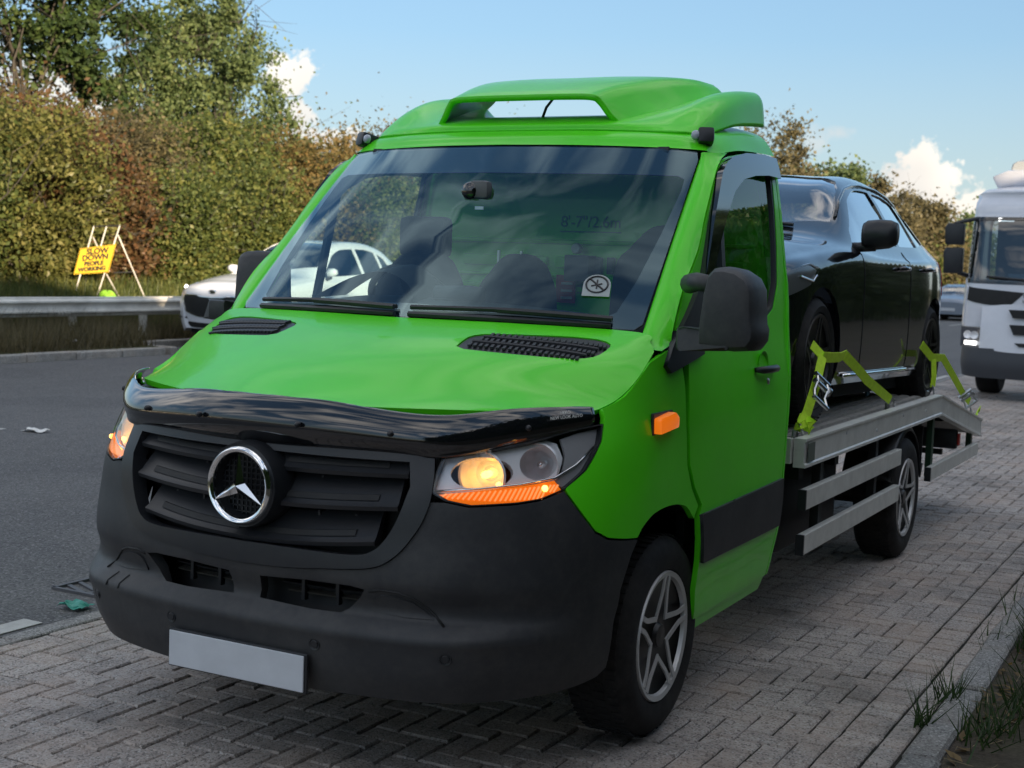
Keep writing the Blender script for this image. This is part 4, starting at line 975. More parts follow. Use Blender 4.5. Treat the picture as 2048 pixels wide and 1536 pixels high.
# instrument hood and tray lip
ih = Surf([[(-.66,.16,1.43),(-.55,.12,1.47),(-.42,.12,1.525),(-.30,.14,1.545),(-.22,.18,1.50),(-.20,.2,1.42)], [(-.66,.40,1.44),(-.55,.38,1.50),(-.42,.38,1.56),(-.30,.38,1.575),(-.22,.38,1.52),(-.20,.4,1.43)]])
X = ih(*[a.ravel() for a in np.meshgrid(np.linspace(0, 5, 21), np.linspace(0, 1, 6))]).reshape(6, 21, 3); V, F = gridmesh(X); newobj('instrument_hood', mesh_from('instrument_hood', V, F, True), INTERIOR, dash)
MB().tube([(-.15,.28,1.47), (.0,.27,1.475), (.06,.27,1.47)], .03, 8).build('dash_tray', INTERIOR, dash, smooth=True)
swc = Vector((-.42, .55, 1.40)); sw_ax = Vector((0, .75, .55)).normalized(); e_ = Vector((1, 0, 0)); f2 = sw_ax.cross(e_)
stw = MB().tube([swc + (e_ * math.cos(a) + f2 * math.sin(a)) * .20 for a in np.linspace(0, 2 * math.pi, 33)], .016, 8, False); stw.tube([swc - e_ * .2, swc + e_ * .2], .02, 6); stw.tube([swc, swc + f2 * -.2], .02, 6)
stw.build('steering_wheel', DARKPL, truck, smooth=True)
def seat(name, x, w, ztop):
    S_ = Surf([[(x - w, .86, 1.0), (x - w * .6, .80, 1.0), (x, .78, 1.0), (x + w * .6, .80, 1.0), (x + w, .86, 1.0)],
               [(x - w, .90, ztop - .18), (x - w * .6, .85, ztop - .18), (x, .83, ztop - .18), (x + w * .6, .85, ztop - .18), (x + w, .90, ztop - .18)],
               [(x - w * .78, .93, ztop - .05), (x - w * .5, .89, ztop - .02), (x, .87, ztop - .01), (x + w * .5, .89, ztop - .02), (x + w * .78, .93, ztop - .05)],
               [(x - w * .5, .98, ztop - .03), (x - w * .3, .97, ztop), (x, .97, ztop + .005), (x + w * .3, .97, ztop), (x + w * .5, .98, ztop - .03)],
               [(x - w, 1.05, 1.1), (x - w * .6, 1.06, 1.1), (x, 1.06, 1.1), (x + w * .6, 1.06, 1.1), (x + w, 1.05, 1.1)]])
    X = S_(*[a.ravel() for a in np.meshgrid(np.linspace(0, 4, 17), np.linspace(0, 4, 21))]).reshape(21, 17, 3); V, F = gridmesh(X)
    return newobj(name, mesh_from(name, V, F, True), SEAT, truck)
s1 = seat('seat', -.62, .24, 1.60); s2 = seat('seat', -.13, .20, 1.595); s3 = seat('seat', .56, .24, 1.72)
MB().tube([(-.235,.93,1.57), (-.235,.93,1.65)], .007, 8).build('headrest_post', STEEL, s2); MB().tube([(-.125,.93,1.57), (-.125,.93,1.65)], .007, 8).build('headrest_post', STEEL, s2)
MB().box((-.62, .95, 1.70), (.24, .09, .18)).build('headrest', SEAT, s1, bevel=.03, auto=.8)
bk = MB().prism([(-.88, 1.30, 1.0), (.88, 1.30, 1.0), (.86, 1.30, 1.5), (.80, 1.30, 1.9), (.74, 1.30, 2.09), (-.74, 1.30, 2.09), (-.80, 1.30, 1.9), (-.86, 1.30, 1.5)], (0, .02, 0)).build('bulkhead', GREEN, truck)
for z, h_, xs in ((1.61, .05, ((-.62, -.18), (-.14, .10), (.22, .80))), (1.49, .03, ((-.80, .80),)), (1.70, .02, ((-.80, .80),)), (1.545, .014, ((-.8, .8),))):
    for a, b in xs: MB().box(((a + b) / 2, 1.292, z), (b - a, .022, h_)).build('bulkhead_rib', GREEN, bk, bevel=.009, auto=.6)
cb = MB().box((.01, 1.24, 1.585), (.12, .09, .115)).build('control_box', mat('control_box_grey', (.06, .065, .08), .5), truck, bevel=.006)
MB().lathe([(0, .01), (.02, .01), (.024, 0), (.024, -.02)], (-.012, 1.235, 1.672), (0, -1, 0), 18).build('round_gauge', mat('gauge_face', (.45, .47, .45), .3), cb, auto=.5)
for x in (.085, .145): MB().box((x, 1.27, 1.60), (.032, .03, .075)).build('wall_switch', DARKPL, truck, bevel=.005)
rc = MB().box((-.075, 1.275, 1.49), (.095, .008, .125)).build('red_card', mat('red_card', (.42, .05, .06), .5), truck)
for k in range(3): MB().box((-.068, 1.270, 1.515 - k * .032), (.055, .003, .010)).build('card_line', WHITEPAINT, rc)
text('height_label', "8'-7\"/2.6m", .072, mat('height_print', (.17, .33, .20), .6), bk, (.025, 1.297, 1.79), (R(90), 0, 0), .0005)
MB().box((.025, 1.297, 1.748), (.30, .002, .006)).build('label_underline', mat('height_print', (.20, .24, .24), .6), bk)
# interior mirror / camera pod, headlining, floor, visors
ip = MB().box((.03, .28, 1.87), (.09, .05, .07)).build('camera_pod', mat('pod_grey_plastic', (.10, .105, .11), .5), truck, bevel=.02, auto=.8)
MB().lathe([(0, .004), (.028, .003), (.034, -.01)], (-.005, .25, 1.865), (0, -1, 0), 20).build('pod_lens', GLOSSBLK, ip, smooth=True)
MB().box((.045, .252, 1.80), (.035, .006, .012)).build('pod_tag', WHITEPAINT, ip)
lining = MB().box((0, 1.02, 2.07), (1.36, .60, .02)).build('headlining', INTERIOR, truck)
MB().box((-.42, .66, 2.02), (.5, .16, .02), Matrix.Rotation(R(-20), 3, 'X')).build('sun_visor', INTERIOR, truck); MB().box((.42, .66, 2.02), (.5, .16, .02), Matrix.Rotation(R(-20), 3, 'X')).build('sun_visor', INTERIOR, truck)
MB().box((0, .5, .60), (1.75, 1.5, .03)).build('cab_floor', INTERIOR, truck)
both(MB().prism([(.90, .25, .62), (.90, 1.27, .62), (.90, 1.27, 1.34), (.90, .25, 1.30)], (.03, 0, 0)).build('door_card', INTERIOR, truck))
# inner bulk under the bonnet, wheel wells
MB().box((0, -.40, .74), (.9, .85, .46)).build('engine_block', CHASSIS, truck)
_al = []
for a in np.linspace(R(-2), R(182), 28): _al.append([(x, -math.cos(a) * .465, .345 + math.sin(a) * .455) for x in (.60, .80, .962)])
_V, _F = gridmesh(np.array(_al)); both(newobj('wheel_arch_liner', mesh_from('wheel_arch_liner', _V, _F, True), CHASSIS, truck))
both(MB().box((.60, 0, .57), (.01, .93, .46)).build('inner_arch_wall', CHASSIS, truck))
MB().box((0, .0, .60), (1.30, .9, .4)).build('front_subframe', CHASSIS, truck)

# --- wheels
def wheel(x, y, rad=.345, width=.235, name='wheel', parent=truck, trimr=.225, side=1, spokes=5, silver=WHEELSILVER, zc=None, steer=0.):
    zc = rad if zc is None else zc
    w = empty(name, (x, y, zc), 0, parent=parent); w.rotation_euler = (0, 0, steer)
    h = width / 2; sh = rad - trimr
    prof = [(trimr - .005, -h + .02), (trimr + sh * .35, -h), (rad - .03, -h + .006), (rad - .006, -h + .03), (rad, -h + .055), (rad, h - .055), (rad - .006, h - .03), (rad - .03, h - .006), (trimr + sh * .45, h + .004), (trimr + .006, h - .006), (trimr - .008, h - .03)]
    MB().lathe(prof, (0, 0, 0), (1, 0, 0), 56).build('tyre', RUBBER, w, auto=.6)
    tr_ = MB()
    for k in range(64):
        a = 2 * math.pi * k / 64
        for q, off in ((-.07, 0), (-.024, .5), (.024, 0), (.07, .5)):
            b = a + off * 2 * math.pi / 64; tr_.box((q, math.cos(b) * (rad + .001), math.sin(b) * (rad + .001)), (.036, .014, .004), Matrix.Rotation(b - math.pi / 2, 3, 'X'))
    tr_.build('tread', RUBBER, w).data.name = 'tread'
    hc = MB().lathe([(0, h - .03), (.05, h - .03), (trimr * .5, h - .045), (trimr * .86, h - .03), (trimr * .97, h - .012), (trimr, h - .01), (trimr, h - .06), (0, h - .07)], (0, 0, 0), (1, 0, 0), 48).build('wheel_trim', WHEELBLACK, w, auto=.5)
    MB().lathe([(trimr * .89, h - .020), (trimr * .91, h - .006), (trimr * .985, h - .002), (trimr * 1.0, h - .012)], (0, 0, 0), (1, 0, 0), 48).build('rim_ring', silver, hc, auto=.6)
    for k in range(spokes):
        a = 2 * math.pi * k / spokes + .22
        d = Vector((0, math.cos(a), math.sin(a))); p = Vector((0, -math.sin(a), math.cos(a)))
        for q in (1, -1):
            pts = [Vector((h - .020 + .014 * t_, 0, 0)) + d * (.052 + (trimr * .92 - .052) * t_) + p * q * (.046 - .027 * min(1, t_ * 1.5)) for t_ in np.linspace(0, 1, 8)]
            MB().ribbon(pts, .017, .006, p).build('spoke_line', silver, hc)
    MB().lathe([(0, h - .012), (.038, h - .014), (.046, h - .028)], (0, 0, 0), (1, 0, 0), 24).build('hub_cap', WHEELBLACK, hc, auto=.5)
    if side < 0: w.rotation_euler = (0, 0, math.pi)
    return w
wheel(.855, 0); wheel(-.855, 0, side=-1); wheel(.865, 3.665); wheel(-.865, 3.665, side=-1)
MB().tube([(-.8, 3.665, .345), (.8, 3.665, .345)], .06, 12).build('rear_axle', CHASSIS, truck); MB().lathe([(0, -.16), (.13, -.1), (.16, 0), (.13, .1), (0, .16)], (0, 3.665, .345), (0, 1, 0), 16).build('differential', CHASSIS, truck, smooth=True)
MB().tube([(-.8, 0, .33), (.8, 0, .33)], .05, 12).build('front_axle', CHASSIS, truck)
# --- chassis and bed
for s in (1, -1):
    MB().box((s * .42, 3.0, .60), (.08, 4.9, .18)).build('chassis_rail', CHASSIS, truck)
for y in (1.7, 2.3, 3.0, 4.2, 4.9): MB().box((0, y, .72), (1.85, .07, .08)).build('cross_member', CHASSIS, truck)
MB().box((.62, 2.2, .50), (.42, 1.0, .36)).build('fuel_tank', CHASSIS, truck, bevel=.04, auto=.8)
MB().box((-.62, 2.2, .52), (.4, .8, .32)).build('battery_box', CHASSIS, truck, bevel=.03)
MB().tube([(.2, 1.2, .42), (.25, 2.6, .40), (.3, 4.6, .42)], .035, 8).build('exhaust', CHASSIS, truck)
def zb(y): return .885 if y < 4.452 else .885 - (y - 4.452) * (.885 - .615) / (5.943 - 4.452)
for s in (1, -1):
    x0, x1 = .945, 1.0
    b = MB()
    sec = lambda y: [(x0, zb(y)), (x1, zb(y)), (x1, zb(y) - .010), (x1 - .008, zb(y) - .016), (x1 - .008, zb(y) - .108), (x1, zb(y) - .114), (x1, zb(y) - .127), (x0, zb(y) - .127)]
    ys = [1.50, 4.452, 5.943]
    X = np.array([[(s * x, y if i != 2 else y - .0 + .00, z) for x, z in sec(y)] for i, y in enumerate(ys)])
    V, F = gridmesh(X, close=True); b.add(V, F + [tuple(range(8)), tuple(range(16, 24))])
    bm_ = b.build('side_beam', ALU, truck)
    MB().box((s * 1.0005, 1.585, .822), (.003, .10, .082)).build('beam_plate', mat('beam_plate_grey', (.10, .12, .10), .5), bm_)
    for y, d in ((2.2, .02), (2.8, -.02), (3.4, .01), (4.0, -.01)): MB().lathe([(0, .003), (.008, .002), (.009, -.002)], (s * .993, y, .83 + d), (s, 0, 0), 10).build('rivet', STEEL, bm_)
    rail = []
    for (z0, z1, ya, yb) in ((.568, .656, 1.55, 3.38), (.368, .457, 1.55, 3.37), (.375, .457, 4.215, 5.823)):
        r_ = MB().box((s * .982, (ya + yb) / 2, (z0 + z1) / 2), (.035, yb - ya, z1 - z0)).build('guard_rail', ALU, truck, bevel=.004)
        MB().box((s * .982, ya - .006, (z0 + z1) / 2), (.037, .012, z1 - z0 + .002)).build('rail_end_cap', DARKPL, r_)
    for y in (1.9, 2.95): MB().box((s * .945, y, .60), (.04, .05, .46)).build('guard_bracket', CHASSIS, truck)
    for y, zt in ((4.40, .78), (5.75, .55)): MB().box((s * .945, y, (zt + .38) / 2), (.035, .06, zt - .38)).build('guard_bracket', mat('bracket_green', (.012, .045, .020), .5), truck)
    # rear mudguard
    a = np.linspace(R(-22), R(178), 26); X = np.array([[(s * x, 3.665 - math.cos(t_) * (.415 + dr), .345 + max(math.sin(t_), -.3) * (.415 + dr)) for x, dr in ((.70, 0), (.955, 0), (.975, -.03))] for t_ in np.linspace(R(20), R(175), 26)])
    X[-1, :, 2] = .50; V, F = gridmesh(X); mg = newobj('rear_mudguard', mesh_from('rear_mudguard', V, F, True), DARKPL, truck); mo = mg.modifiers.new('t', 'SOLIDIFY'); mo.thickness = .008
    MB().box((s * .83, 4.085, .57), (.27, .012, .30)).build('mudflap', RUBBER, truck)
# deck planks
for k in range(13):
    x = -.873 + k * .1455; d = MB()
    for (ya, yb) in ((1.52, 4.452), (4.452, 5.93)):
        for q in range(2):
            xx = x - .036 + q * .0725; za, zb_ = zb(ya) - .018, zb(yb) - .018
            d.add([(xx - .019, ya, za), (xx + .019, ya, za), (xx + .019, yb, zb_), (xx - .019, yb, zb_)], [(0, 1, 2, 3)])
            d.add([(xx - .019, ya, za), (xx - .019, yb, zb_), (xx - .022, yb, zb_ - .022), (xx - .022, ya, za - .022)], [(0, 1, 2, 3)])
            d.add([(xx + .019, ya, za), (xx + .022, ya, za - .022), (xx + .022, yb, zb_ - .022), (xx + .019, yb, zb_)], [(0, 1, 2, 3)])
        d.add([(x - .072, ya, zb(ya) - .0401), (x + .072, ya, zb(ya) - .0401), (x + .072, yb, zb(yb) - .0401), (x - .072, yb, zb(yb) - .0401)], [(0, 1, 2, 3)])
    d.build('deck_plank', ALUDECK, truck)
MB().box((0, 1.49, .83), (1.88, .04, .11)).build('headboard_beam', ALU, truck)
MB().box((0, 5.93, .56), (1.88, .03, .10)).build('tail_beam', ALU, truck)
# rear light bar
lb = MB().box((0, 5.30, .525), (1.90, .05, .135)).build('rear_light_bar', DARKPL, truck, bevel=.02, auto=.8)
for s in (1, -1):
    MB().box((s * .80, 5.335, .525), (.26, .03, .11)).build('rear_lamp', RED, lb, bevel=.01)
    MB().box((s * .958, 5.30, .525), (.010, .05, .08)).build('lamp_edge', RED, lb)
MB().box((0, 5.31, .43), (1.7, .05, .035)).build('rear_underrun', CHASSIS, truck)
# lashing eyes on the beams
for y in (1.66, 3.40, 5.84, 4.46):
    for s in (1, -1):
        z = zb(y); MB().tube([(s * .90, y - .03, z - .02), (s * .90, y - .025, z + .015), (s * .90, y + .025, z + .015), (s * .90, y + .03, z - .02)], .007, 6).build('lashing_eye', STEEL, truck)
# ================================================================== CARS
def carbody(name, st, paint, glassm, wheels, rad, label, cat, wins, ws, rw, silver, group=None, trimr=.215, spokes=5, wid=.79):
    """car from stations: rows of (y, [(x,z) centre-top .. sill])"""
    root = empty(name, (0, 0, 0), 0, label, cat, group)
    ys = [s[0] for s in st]
    S = Surf([[(x, y, z) for x, z in pr_] for y, pr_ in st], kv=ys)
    y0, y1 = ys[0], ys[-1]
    def arch(yc, Ra):
        pts = []
        for a in np.linspace(R(-8), R(188), 30):
            yy = yc - math.cos(a) * Ra; zz = rad + math.sin(a) * Ra
            lo, hi = 3.2, 7.0
            for _ in range(30):
                m_ = (lo + hi) / 2
                if S(m_, yy)[0][2] > zz: lo = m_
                else: hi = m_
            pts.append((min(lo, 6.99), yy))
        return pts
    def cut(yc):
        A = arch(yc, rad + .045); return A
    A1, A2 = [[p for p in cut(w)] for w in wheels]
    right = [(0, y0), (3.0, y0), (7, y0)] + [(7, A1[0][1])] + [p for p in A1 if p[0] < 6.98] + [(7, A1[-1][1]), (7, A2[0][1])] + [p for p in A2 if p[0] < 6.98] + [(7, A2[-1][1]), (7, y1), (3, y1), (0, y1)]
    left = [(-u, v) for u, v in reversed(right) if u > 1e-6]
    holes = [[(u, v) for u, v in ws], rw] + [w for w in wins] + [[(-u, v) for u, v in w] for w in wins]
    body = trim('body', S, right + left, paint, root, holes=holes, su=.22, sv=1.0, step=.055, thick=.02, sym=True)
    # end caps
    for yv, e in ((y0, 1), (y1, -1)):
        us = np.concatenate([-np.linspace(0, 7, 25)[::-1], np.linspace(0, 7, 25)[1:]]); P = S(np.abs(us), us * 0 + yv); P[:, 0] *= np.sign(us + 1e-9)
        V = [tuple(p) for p in P]; n = len(V); c = P.mean(0); V.append((0, c[1], c[2])); F = [(i, i + 1, n) for i in range(n - 1)] + [(n - 1, 0, n)]
        me = mesh_from('end_panel', V, F, True); o = newobj('end_panel', me, paint, root)
    def pane(nm, poly, m_=glassm, off=-.008): return trim(nm, S, [(np.array(p) - np.mean(poly, 0)) * 1.005 + np.mean(poly, 0) for p in poly], m_, root, su=.22, sv=1.0, step=.08, thick=0, off=off, sym=True)
    pane('windscreen', ws); pane('rear_window', rw)
    for w in wins:
        pane('side_window', w); pane('side_window', [(-u, v) for u, v in w])
    # dark cabin floor so the glass does not look into an empty shell
    zmid = rad + .28; yc0, yc1 = ws[0][1] + .1, rw[0][1]
    MB().box((0, (yc0 + yc1) / 2, zmid - .25), (1.45, yc1 - yc0, .5)).build('cabin', INTERIOR, root)
    for x in (-.36, .36):
        MB().prism([(x - .22, yc0 + .95, zmid), (x - .20, yc0 + 1.08, zmid + .52), (x + .20, yc0 + 1.08, zmid + .52), (x + .22, yc0 + .95, zmid)], (0, .12, 0)).build('seat', SEAT, root, bevel=.03)
        MB().box((x, yc0 + 1.18, zmid + .60), (.22, .10, .16)).build('headrest', SEAT, root, bevel=.03)
    MB().box((0, (y0 + y1) / 2, rad), (1.2, y1 - y0 - .3, .25)).build('underbody', CHASSIS, root)
    for w in wheels:
        for s in (1, -1):
            MB().lathe([(rad + .04, -.10), (rad + .04, .10)], (s * (wid - .10), w, rad), (1, 0, 0), 24).build('arch_liner', CHASSIS, root, smooth=True)
            wh = wheel(s * (wid - .025), w, rad, .21, parent=root, trimr=trimr, side=s, spokes=spokes, silver=silver)
    return root, S
def ymap(y): return y if y < 2.0 else 2.0 + (y - 2.0) * .885
def st_hatch(k=1.0, h=1.0, w=1.0, L_=1.0):
    T = dict(
    y=[.0, .10, .35, .80, 1.25, 1.50, 1.95, 2.30, 2.80, 3.40, 3.85, 4.12, 4.27],
    c=[.695,.78,.85,.925,.965,1.075,1.295,1.345,1.365,1.335,1.25,1.12,.92], m=[.69,.775,.845,.915,.955,1.06,1.28,1.332,1.352,1.322,1.238,1.11,.915],
    r=[.68,.75,.815,.885,.93,1.01,1.225,1.285,1.305,1.275,1.19,1.07,.90], b=[.66,.72,.775,.84,.885,.90,.905,.91,.92,.945,.965,.955,.88],
    s=[.60,.66,.72,.775,.80,.81,.815,.82,.83,.845,.85,.84,.80], d=[.48,.50,.52,.53,.53,.53,.53,.53,.53,.54,.56,.58,.60],
    l=[.34,.33,.32,.31,.30,.30,.30,.30,.30,.31,.33,.38,.42], z=[.24,.20,.19,.18,.18,.18,.18,.18,.18,.18,.20,.26,.30],
    wm=[.22,.28,.30,.33,.36,.37,.34,.33,.33,.32,.31,.30,.30], wr=[.40,.50,.56,.61,.66,.685,.605,.58,.575,.56,.545,.53,.50],
    wb=[.50,.63,.72,.77,.80,.808,.812,.815,.815,.80,.76,.70,.60], ws_=[.56,.71,.82,.862,.872,.874,.874,.874,.874,.870,.850,.785,.69],
    wd=[.60,.74,.84,.876,.880,.880,.880,.880,.880,.878,.862,.80,.71], wl=[.58,.72,.83,.868,.870,.870,.870,.870,.870,.868,.85,.79,.70], wz=[.54,.66,.78,.83,.84,.84,.84,.84,.84,.83,.80,.74,.66])
    T['y'] = [ymap(y) for y in T['y']]
    out = []
    for i, y in enumerate(T['y']):
        out.append((y * L_, [(0, T['c'][i] * h), (T['wm'][i] * w, T['m'][i] * h), (T['wr'][i] * w, T['r'][i] * h), (T['wb'][i] * w, T['b'][i] * h), (T['ws_'][i] * w, T['s'][i] * h), (T['wd'][i] * w, T['d'][i] * h), (T['wl'][i] * w, T['l'][i] * h), (T['wz'][i] * w, T['z'][i] * h)]))
    return out
WS_H = [(-1.97,1.53),(-1.0,1.36),(0,1.31),(1.0,1.36),(1.97,1.53),(1.95,1.95),(1.80,2.08),(1,2.15),(0,2.17),(-1,2.15),(-1.80,2.08),(-1.95,1.95)]
RW_H = [(-1.5,3.72),(0,3.70),(1.5,3.72),(1.7,3.95),(1.65,4.05),(0,4.08),(-1.65,4.05),(-1.7,3.95)]
WIN1 = [(2.93,1.54),(2.50,1.63),(2.20,1.93),(2.12,2.20),(2.15,2.60),(2.88,2.66)]
WIN2 = [(2.88,2.74),(2.15,2.68),(2.15,3.0),(2.20,3.30),(2.88,3.34)]
WIN3 = [(2.86,3.41),(2.22,3.38),(2.34,3.58),(2.80,3.72)]
RW_H, WIN1, WIN2, WIN3 = [[(u, ymap(v)) for u, v in w] for w in (RW_H, WIN1, WIN2, WIN3)]
DARKGLASS = glass('dark_car_glass', (.10, .13, .15), 1.55, 1.6)
hb, HS = carbody('hatchback', st_hatch(), BLACKCAR, CARGLASS, (.80, 3.40), .31, 'glossy black hatchback with black mirror strapped on the flatbed behind the green cab', 'car', [WIN1, WIN2, WIN3], WS_H, RW_H, WHEELBLACK, trimr=.23)
# details of the loaded car
def on(S, u, y, d=0, s=1): P = S(abs(u), y)[0] + S.normal(abs(u), y)[0] * d; P[0] *= s; return Vector(P)
for s in (1, -1):
    mm = MB(); ring = []
    for q, (dx, sc_) in enumerate(((.01, .70), (.03, .82), (.09, .86), (.15, .80), (.185, .62))):
        ring.append([(s * (.845 + dx), 1.56 + .09 * sc_ * math.cos(a) * (1 if math.cos(a) > 0 else .8), .958 + .092 * sc_ * math.sin(a) + .01 * q / 4) for a in np.linspace(0, 2 * math.pi, 17)[:-1]])
    V, F = gridmesh(np.array(ring), close=True); mm.add(V, F + [tuple(range(16)), tuple(range(64, 80))]); mm.build('door_mirror', BLACKCAR if False else DARKPL, hb, smooth=True)
    MB().tube([(s * .79, 1.58, .890), (s * .84, 1.56, .895), (s * .92, 1.56, .905)], [.03, .026, .03], 8).build('mirror_arm', DARKPL, hb, smooth=True)
    for y in (2.42, 3.12): MB().tube([on(HS, 4.05, y - .10, .004, s), on(HS, 4.05, y - .07, .026, s), on(HS, 4.05, y + .07, .026, s), on(HS, 4.05, y + .10, .004, s)], [.010, .014, .014, .010], 8).build('door_handle', BLACKCAR, hb, smooth=True)
    hl = [(3.98,.28),(3.96,.58),(4.15,.68),(4.42,.58),(4.58,.34),(4.35,.22)]
    hlm = trim('headlight', HS, [(u * s, v) for u, v in hl], mat('car_lamp_inner', (.16, .17, .175), .2, metal=.4), hb, su=.22, sv=1, step=.04, thick=.01, off=.004, sym=True)
    MB().tube([on(HS, 4.2, .45, .010, s), on(HS, 4.35, .60, .010, s), on(HS, 4.25, .66, .010, s)], .005, 6).build('lamp_ring', CHROME, hlm)
    MB().tube([on(HS, 3.96, .2, .006, s), on(HS, 3.94, .60, .006, s), on(HS, 4.08, .70, .006, s)], .005, 6).build('lamp_brow', STEEL, hlm)
    MB().tube([on(HS, 2.04, y, .004, s) for y in (1.6, 1.8, 2.0, 2.2, 2.4, 2.8, 3.15, 3.4, 3.6)], .010, 6).build('roof_trim', GLOSSBLK, hb, smooth=True)
    MB().tube([on(HS, 6.55, y, .010, s) for y in np.linspace(1.28, 2.93, 8)], .012, 6).build('sill_trim', CHROME, hb, smooth=True)
    for yd in (1.52, 2.62): MB().tube([on(HS, u, yd + .02 * (u - 3), .0012, s) for u in np.linspace(3.0, 6.4, 12)], .0022, 4).build('door_gap', CHASSIS, hb)
    trim('rear_lamp', HS, [(s * 3.6, 3.76), (s * 4.6, 3.72), (s * 4.6, 3.98), (s * 3.6, 3.98)], RED, hb, su=.22, sv=1, step=.05, thick=.01, off=.003, sym=True)
for k in range(2): MB().tube([on(HS, u, 1.33 + .02 * abs(u) + .03 * k, .012, q) for u, q in ((1.7, -1), (1.0, -1), (.3, -1))] if k == 0 else [on(HS, u, 1.36, .012, 1) for u in (.1, .8, 1.5)], .010, 6).build('wiper', DARKPL, hb)
PITCH = math.atan((zb(4.80) - zb(2.2)) / 2.6)
hb.location = (-.035, 2.2 - .80, .872 - .80 * math.tan(PITCH) + .0); hb.rotation_euler = (PITCH, 0, 0)
# ------------------------------------------------------------------ straps
def strap(label, pts_list, rat, hooks):
    root = empty('ratchet_strap', pts_list[0][0], 0, label, 'strap', 'lime ratchet straps over the wheels of the black car'); o0 = Vector(pts_list[0][0])
    for pts in pts_list:
        P = [Vector(p) - o0 for p in pts]; Q = [P[0]]
        for a, b in zip(P, P[1:]): Q += [a.lerp(b, .5), b]
        MB().ribbon(Q, .050, .004, [Vector((.15, .6, .5)).cross((Q[min(i + 1, len(Q) - 1)] - Q[max(i - 1, 0)])).normalized().cross((Q[min(i + 1, len(Q) - 1)] - Q[max(i - 1, 0)]).normalized()) if False else Vector((.30, .75 if abs((Q[min(i + 1, len(Q) - 1)] - Q[max(i - 1, 0)]).normalized().z) > .5 else 0, .0 if abs((Q[min(i + 1, len(Q) - 1)] - Q[max(i - 1, 0)]).normalized().z) > .5 else 1)) for i in range(len(Q))]).build('webbing', LIME, root)
    if rat:
        c, d = Vector(rat[0]) - o0, Vector(rat[1]).normalized(); w = Vector((.3, .75, 0)); w = (w - d * w.dot(d)).normalized(); n = d.cross(w)
        if n.x < 0: n = -n
        r_ = empty('ratchet', (0, 0, 0), parent=root)
        for k in (-1, 1):
            MB().tube([c + w * k * .034 + d * .05 + n * .01, c + w * k * .036 + n * .03, c + w * k * .036 - d * .05 + n * .025, c + w * k * .045 - d * .11 + n * .05], .007, 6).build('ratchet_side', STEEL, r_)
        for dd, nn, rr in ((.045, .012, .011), (0, .022, .013), (-.105, .048, .010)): MB().tube([c - w * .05 + d * dd + n * nn, c + w * .05 + d * dd + n * nn], rr, 8).build('ratchet_bar', STEEL, r_)
        MB().lathe([(.012, -.008), (.024, -.006), (.024, .006), (.012, .008)], c + w * .046 + n * .022, w, 12).build('ratchet_gear', STEEL, r_)
    for h in hooks:
        h = Vector(h) - o0; MB().tube([h + Vector((0, -.012, .05)), h + Vector((.012, -.016, .02)), h + Vector((.014, 0, -.008)), h + Vector((.004, .016, .012)), h + Vector((0, .012, .04))], .006, 6).build('strap_hook', STEEL, root)
    return root
strap('lime ratchet strap with silver ratchet over the front wheel behind the green cab',
      [[(.925, 1.655, .925), (.93, 1.725, .975), (.93, 1.85, 1.10), (.92, 1.967, 1.222)], [(.92, 1.967, 1.218), (.925, 2.10, 1.210), (.925, 2.25, 1.205), (.92, 2.365, 1.212)], [(.92, 2.365, 1.208), (.93, 2.58, 1.135), (.93, 2.79, 1.065), (.93, 3.34, .925)], [(.88, 1.92, 1.275), (.90, 1.95, 1.245), (.92, 1.98, 1.215)]],
      ((.94, 1.845, 1.085), (0, .25, .26)), [(.925, 1.655, .885), (.93, 3.40, .885)])
strap('lime ratchet strap over the rear wheel where the bed slopes down',
      [[(.90, 4.20, 1.20), (.91, 4.30, 1.16), (.92, 4.43, 1.112)], [(.92, 4.43, 1.112), (.925, 4.60, 1.105), (.92, 4.78, 1.096)], [(.92, 4.78, 1.096), (.93, 5.14, .952), (.93, 5.50, .82), (.925, 5.80, .745)], [(.93, 4.44, 1.10), (.935, 4.45, 1.0), (.93, 4.46, .93)]],
      ((.94, 5.52, .815), (0, -.36, .145)), [(.93, 4.46, .89), (.925, 5.84, .655)])
# knotted tails of webbing
kn = MB()
for q in range(5):
    a = q * 1.9; kn.ribbon([Vector((.03 * math.cos(a), .03 * math.sin(a), .01 * q - .04)), Vector((.045 * math.cos(a + .9), .045 * math.sin(a + .9), .01 * q - .03)), Vector((.02 * math.cos(a + 2), .035 * math.sin(a + 2), .012 * q - .02))], .034, .004, (0.2, .5, .8))
o = kn.build('strap_tail', LIME); o.location = (.93, 1.68, .935); tag(o, 'bunched lime strap tail at the lower end of the front strap', 'strap')
tl = MB().ribbon([(.0, 0, 0), (.01, .05, -.01), (.0, .10, .02), (.015, .16, .05)], .05, .004, (.3, .3, .9)).build('strap_tail', LIME); tl.location = (.955, 5.82, .635); tag(tl, 'short lime strap end sticking out at the tip of the bed', 'strap')
bt = MB().box((.66, 3.92, .935), (.012, .07, .09)).build('blue_tag', mat('blue_tag', (.02, .12, .20), .5)); tag(bt, 'small dark blue tag standing on the deck under the black car', 'tag')
